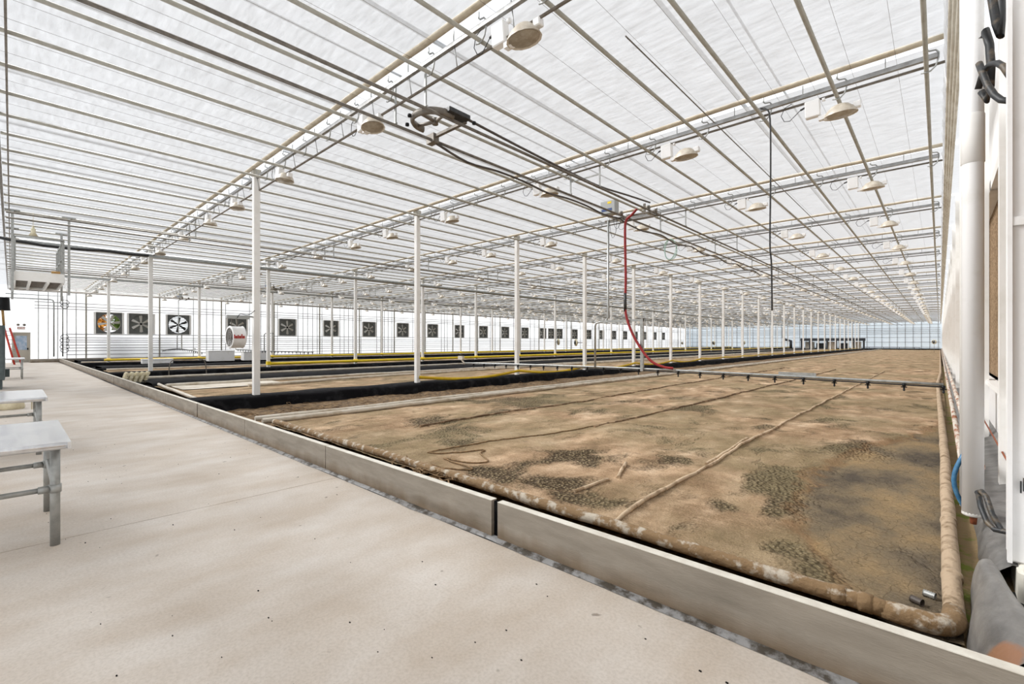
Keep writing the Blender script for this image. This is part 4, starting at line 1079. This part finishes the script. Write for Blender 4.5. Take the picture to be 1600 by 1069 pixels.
# ------------------------------------------------------------------ benches along the near wall
def bench(xa, xb, y1, ztop, lab, depth=.95):
    t = tag(empty('work_bench', ((xa + xb) / 2, y1 - depth / 2, 0)), lab, 'table', 'steel work benches on the walkway')
    mb = MB(); r = .026; yb = y1 - depth
    mb.box(xb + .0, xa - .02, yb, y1 - .02, ztop - .008, ztop)
    mb.tube([(xa - r, yb, ztop - r), (xa - r, y1 - .02, ztop - r)], r, 12); mb.tube([(xb + r, yb, ztop - r), (xb + r, y1 - .02, ztop - r)], r, 12)
    mb.box(xb, xa, y1 - .02, y1, ztop - .05, ztop)
    obj('tabletop', mb, M['steel_top'], t)
    lx = [xa - .12, xb + .28]; ly = [y1 - .08, yb + .1]
    for x in lx:
        for y in ly:
            obj('leg', MB().tube([(x, y, 0), (x, y, ztop - .01)], .029, 12), M['galv'], t)
    b = MB()
    for x in lx:
        b.tube([(x, ly[0], .42), (x, ly[1], .42)], .019, 8); b.tube([(x, ly[0], .39), (x, ly[0], .45)], .036, 10); b.tube([(x, ly[0] - .03, .42), (x, ly[0] - .09, .42)], .027, 10)
    b.tube([(lx[0], ly[0], .42), (lx[1], ly[0], .45)], .019, 8)
    obj('stretcher', b, M['galv'], t)
    return t
M['steel_top'] = mat('stainless_sheet', (238, 239, 240), .22, .8, c2=(216, 218, 222), scale=2.5, lo=.4, hi=.65, stretch=(1, 6, 1))
bench(-4.70, -6.12, .30, .77, 'nearest steel topped bench with galvanised pipe legs at left')
b2 = bench(-8.75, -10.3, .33, .77, 'second steel topped bench standing behind the nearest one')
obj('yellow_tag', MB().box(-10.06, -9.98, .2, .215, .5, .62), M['cream'], b2)
bench(-27.6, -29.6, .38, .85, 'far steel bench standing beyond the slate grey cabinet')
# grey cabinet, bucket and pole
cab = tag(empty('cabinet', (-22.6, -.4, 0)), 'tall slate grey electrical cabinet at the left edge of the walkway', 'cabinet')
obj('body', MB().bbox(-23.3, -21.9, -.62, -.14, .3, 2.05, .015), M['cabinet'], cab)
obj('door', MB().box(-21.9, -21.885, -.58, -.18, .4, 1.98), M['cabinet'], cab)
obj('plinth', MB().box(-23.2, -22.0, -.6, -.2, 0, .3), M['cabinet'], cab)
obj('side_box', MB().box(-23.2, -22.9, -.14, -.04, .35, .62), M['cabinet'], cab)
bk = tag(empty('bucket', (-22.8, -.2, 2.6)), 'black bucket upturned on a wooden pole above the cabinet', 'bucket')
obj('bucket_shell', MB().lathe([(.0, .42), (.17, .42), (.185, .38), (.2, .02), (.215, .0), (.2, -.01)], (-22.8, -.22, 2.58), 18), M['black_plastic'], bk)
obj('pole', MB().tube([(-22.75, -.17, 2.06), (-22.8, -.22, 2.95)], .035, 8), M['wood'], bk)
# ladder, exit sign, sack, trays
ld = tag(empty('ladder', (-46, 0, 0)), 'red fibreglass ladder leaning beside the far door', 'ladder')
for dx in (0, -.42):
    obj('side_rail', MB().tube([(-46 + dx * .3, .48 + dx * .8, 0), (-46.5 + dx * .3, -.08 + dx * .6, 2.5)], .075, 4), M['orange_ladder'], ld)
for i in range(8):
    t = (i + .7) / 8.4; obj('rung', MB().tube([(-46 - .5 * t, .48 - .56 * t, 2.5 * t), (-46.13 - .5 * t, .14 - .47 * t, 2.5 * t)], .025, 5), M['galv'], ld)
es = tag(empty('exit_sign', (XL + .1, .5, 2.6)), 'exit sign with two emergency lamp heads above the far door', 'sign')
obj('sign_box', MB().box(XL + .0, XL + .1, .28, .72, 2.46, 2.72), M['white_paint'], es)
for y in (.34, .66): obj('lamp_head', MB().lathe([(0, -.05), (.07, -.05), (.09, .05), (0, .06)], (XL + .08, y, 2.84), 10, 'X'), M['galv_dark'], es)
fc = bpy.data.curves.new('exit_letters', 'FONT'); fc.body = 'EXIT'; fc.size = .2; fc.align_x = 'CENTER'; fc.align_y = 'CENTER'; fc.extrude = .003; fc.materials.append(M['red'])
ft = bpy.data.objects.new('t', fc); col.objects.link(ft); bpy.context.view_layer.update()
fm = bpy.data.meshes.new_from_object(ft.evaluated_get(bpy.context.evaluated_depsgraph_get())); bpy.data.objects.remove(ft)
fo = link('exit_letters', fm, es); fo.location = (.006, 0, -.01); fo.rotation_euler = (PI / 2, 0, PI / 2)
mb = MB(); pr = [(.2, 0), (.24, .04), (.22, .18), (.15, .3), (.05, .36), (0, .37)]
mb.lathe(pr, (-15.4, -.02, 0), 14); mb.v = [(x + .05 * noise.noise(Vector((x, y, z)) * 9), y + .05 * noise.noise(Vector((z, x, y)) * 9), z) for x, y, z in mb.v]
tag(obj('sack', mb, M['cream']), 'crumpled cream sack on the concrete behind the second bench', 'sack')
tr = tag(empty('seedling_trays', (-20.4, 2.7, 0)), 'stack of cream ribbed trays leaning on the curb', 'trays')
tmb = MB(); tmb.bbox(-.24, .24, -.022, .022, 0, .40, .008)
for i in range(4): tmb.box(-.21 + .11 * i, -.15 + .11 * i, -.045, -.022, .03, .37)
for i in range(3): tmb.box(.24, .255, -.045, .03, .04 + .13 * i, .12 + .13 * i)
tme = tmb.mesh('tray', M['cream'])
for i in range(5):
    o = link('tray', tme, tr); o.location = (-.9, -.02 + .15 * i, .06); o.rotation_euler = (-.32, 0, 0)
# cable coils on the left wall
for z0, n, lab in ((.9, 5, 'tangled black cables hanging low on the left wall'), (4.4, 2, 'small coil of black cable high on the left wall')):
    mb = MB()
    for i in range(n):
        mb.tube([(XL + .25, 2.85 + .22 * math.cos(a) * (1 + .2 * (i % 2)), z0 + .26 * i + .2 * math.sin(a)) for a in [2 * PI * q / 14 for q in range(15)]], .022, 5, False)
    tag(obj('cable_coil', mb, M['black_rubber']), lab, 'cable')

M['deck_brown'] = mat('brown_deck_underside', (84, 74, 64), .7, c2=(110, 98, 84), scale=4, stretch=(1, 6, 1))
# hanging work platform over the walkway
pf = tag(empty('work_platform', (-21.5, .6, 3.4)), 'suspended white work platform with railings over the far walkway', 'platform')
obj('deck', MB().box(-23.5, -20.4, .08, 1.12, 3.44, 3.5), M['deck_brown'], pf)
mb = MB()
for x0, x1, y0, y1 in ((-20.44, -20.36, .06, 1.14), (-23.54, -23.46, .06, 1.14)): mb.box(x0, x1, y0, y1, 3.38, 3.66)
for y0 in (.04, 1.1): mb.box(-23.5, -20.4, y0, y0 + .05, 3.38, 3.62)
obj('edge_beams', mb, M['white_paint'], pf)
for y in (.35, .75): obj('joist', MB().box(-23.5, -20.4, y, y + .06, 3.34, 3.44), M['white_paint'], pf)
for i in range(7):
    x = -20.75 - .43 * i; obj('deck_plank', MB().box(x - .19, x + .19, .1, 1.1, 3.5, 3.53), M['rail_dark'], pf)
for x in (-20.5, -21.5, -22.5, -23.4):
    for y in (.06, 1.12): obj('rail_post', MB().box(x - .03, x + .03, y - .03, y + .03, 3.6, 4.75), M['galv'], pf)
for z in (4.2, 4.72):
    for y in (.06, 1.12): obj('handrail', MB().tube([(-20.45, y, z), (-23.45, y, z)], .025, 6), M['galv'], pf)
obj('handrail', MB().tube([(-20.45, .06, 4.72), (-20.45, 1.12, 4.72)], .025, 6), M['galv'], pf)
for x, y in ((-20.3, .02), (-20.3, 1.24), (-23.5, .02), (-23.5, 1.24)):
    mb = MB(); mb.box(x - .035, x + .035, y - .03, y + .03, 3.0, 5.45); mb.box(x - .03, x + .03, y - .16, y + .16, 5.45, 5.48)
    obj('hanger_bar', mb, M['galv'], pf)
obj('wood_block', MB().box(-20.5, -20.38, .85, 1.05, 3.66, 3.74), M['wood'], pf)
tag(obj('warning_lamp', MB().lathe([(0, .3), (.03, .28), (.03, .22), (.06, .2), (.05, .1), (.1, 0), (0, 0)], (-20.2, .45, 4.75), 10).tube([(-20.2, .45, 5.0), (-20.2, .45, 5.43)], .008, 4), M['cream']), 'small cream bulb fixture hanging above the platform', 'lamp')

# white boxes standing on the far berms
def wbox(x0, x1, y0, y1, z0, z1, lab):
    t = tag(empty('storage_box', ((x0 + x1) / 2, (y0 + y1) / 2, z0)), lab, 'box')
    obj('body', MB().bbox(x0, x1, y0, y1, z0, z1 - .06, .02), M['wall_white'], t); obj('lid', MB().bbox(x0 - .02, x1 + .02, y0 - .02, y1 + .02, z1 - .06, z1, .015), M['wall_white'], t)
wbox(-37.6, -36.9, 9.2, 10.8, .2, .95, 'white box on the liner before the furthest column row')
wbox(-37.6, -36.9, 11.4, 13.2, .2, .85, 'second white box behind the nearest column, below the drum fan')
wbox(-37.4, -36.9, 5.6, 7.2, .15, .45, 'low white tray box on the liner near the curb end')
hp = MB(); hp.tube(smooth([(-24.4, 4.6, -.02), (-24.4, 4.7, .7), (-24.4, 5.3, .75), (-24.4, 5.9, .7), (-24.4, 6.0, -.02)], 5), .02, 6)
tag(obj('pipe_hoop', hp, M['galv_dark']), 'dark bent pipe hoop standing in the aisle of the second bed', 'pipe')

# far equipment before the back wall
rk = tag(empty('equipment_rack', (-17, 121, 0)), 'dark long equipment rack before the far wall', 'rack')
for x in [-11.6 - 1.6 * i for i in range(8)]:
    obj('upright', MB().box(x - .15, x + .15, 120.4, 120.7, 0, 2.4), M['dark_rack'], rk)
obj('top_beam', MB().box(-23.0, -11.4, 120.3, 121.4, 1.85, 2.45), M['dark_rack'], rk)
for i in range(5): obj('machine_body', MB().bbox(-13.8 - 2.1 * i, -12.2 - 2.1 * i, 121, 122.4, .1, 1.7 - .3 * (i % 2), .05), M['dark_rack'] if i % 2 else M['pvc'], rk)
fb = tag(empty('far_rail', (-7, 118, 0)), 'low dark rail on short legs at the far end of the nearest bed', 'rail')
obj('rail_pipe', MB().tube([(-11.5, 118, .55), (-2.8, 118, .55), (-2.6, 118, .1)], .05, 6), M['dark_rack'], fb)
for x in (-10.5, -8.2, -5.8, -3.6): obj('leg', MB().box(x - .04, x + .04, 117.96, 118.04, .05, .55), M['dark_rack'], fb)
pd = tag(empty('far_duct', (-26.5, 121, 0)), 'dark vertical duct with a bent foot before the far wall', 'duct')
obj('duct_body', MB().tube([(-26.5, 121, 5.0), (-26.5, 121, 2.6), (-26.2, 121, 2.2), (-25, 121, 1.9), (-25, 121, .0)], .3, 8), M['dark_rack'], pd)

# loose specks of dirt on the walkway
mb = MB()
for i in range(90):
    x = -9.5 * R.random() ** 1.3 - .3; y = R.uniform(.2, 2.4); s = R.uniform(.002, .006)
    mb.box(x - s, x + s, y - s * .6, y + s * .6, 0, s * .8)
tag(obj('dirt_specks', mb, M['dirt_dark'], kind='stuff'), 'scattered dark dirt specks on the concrete walkway', 'dirt')
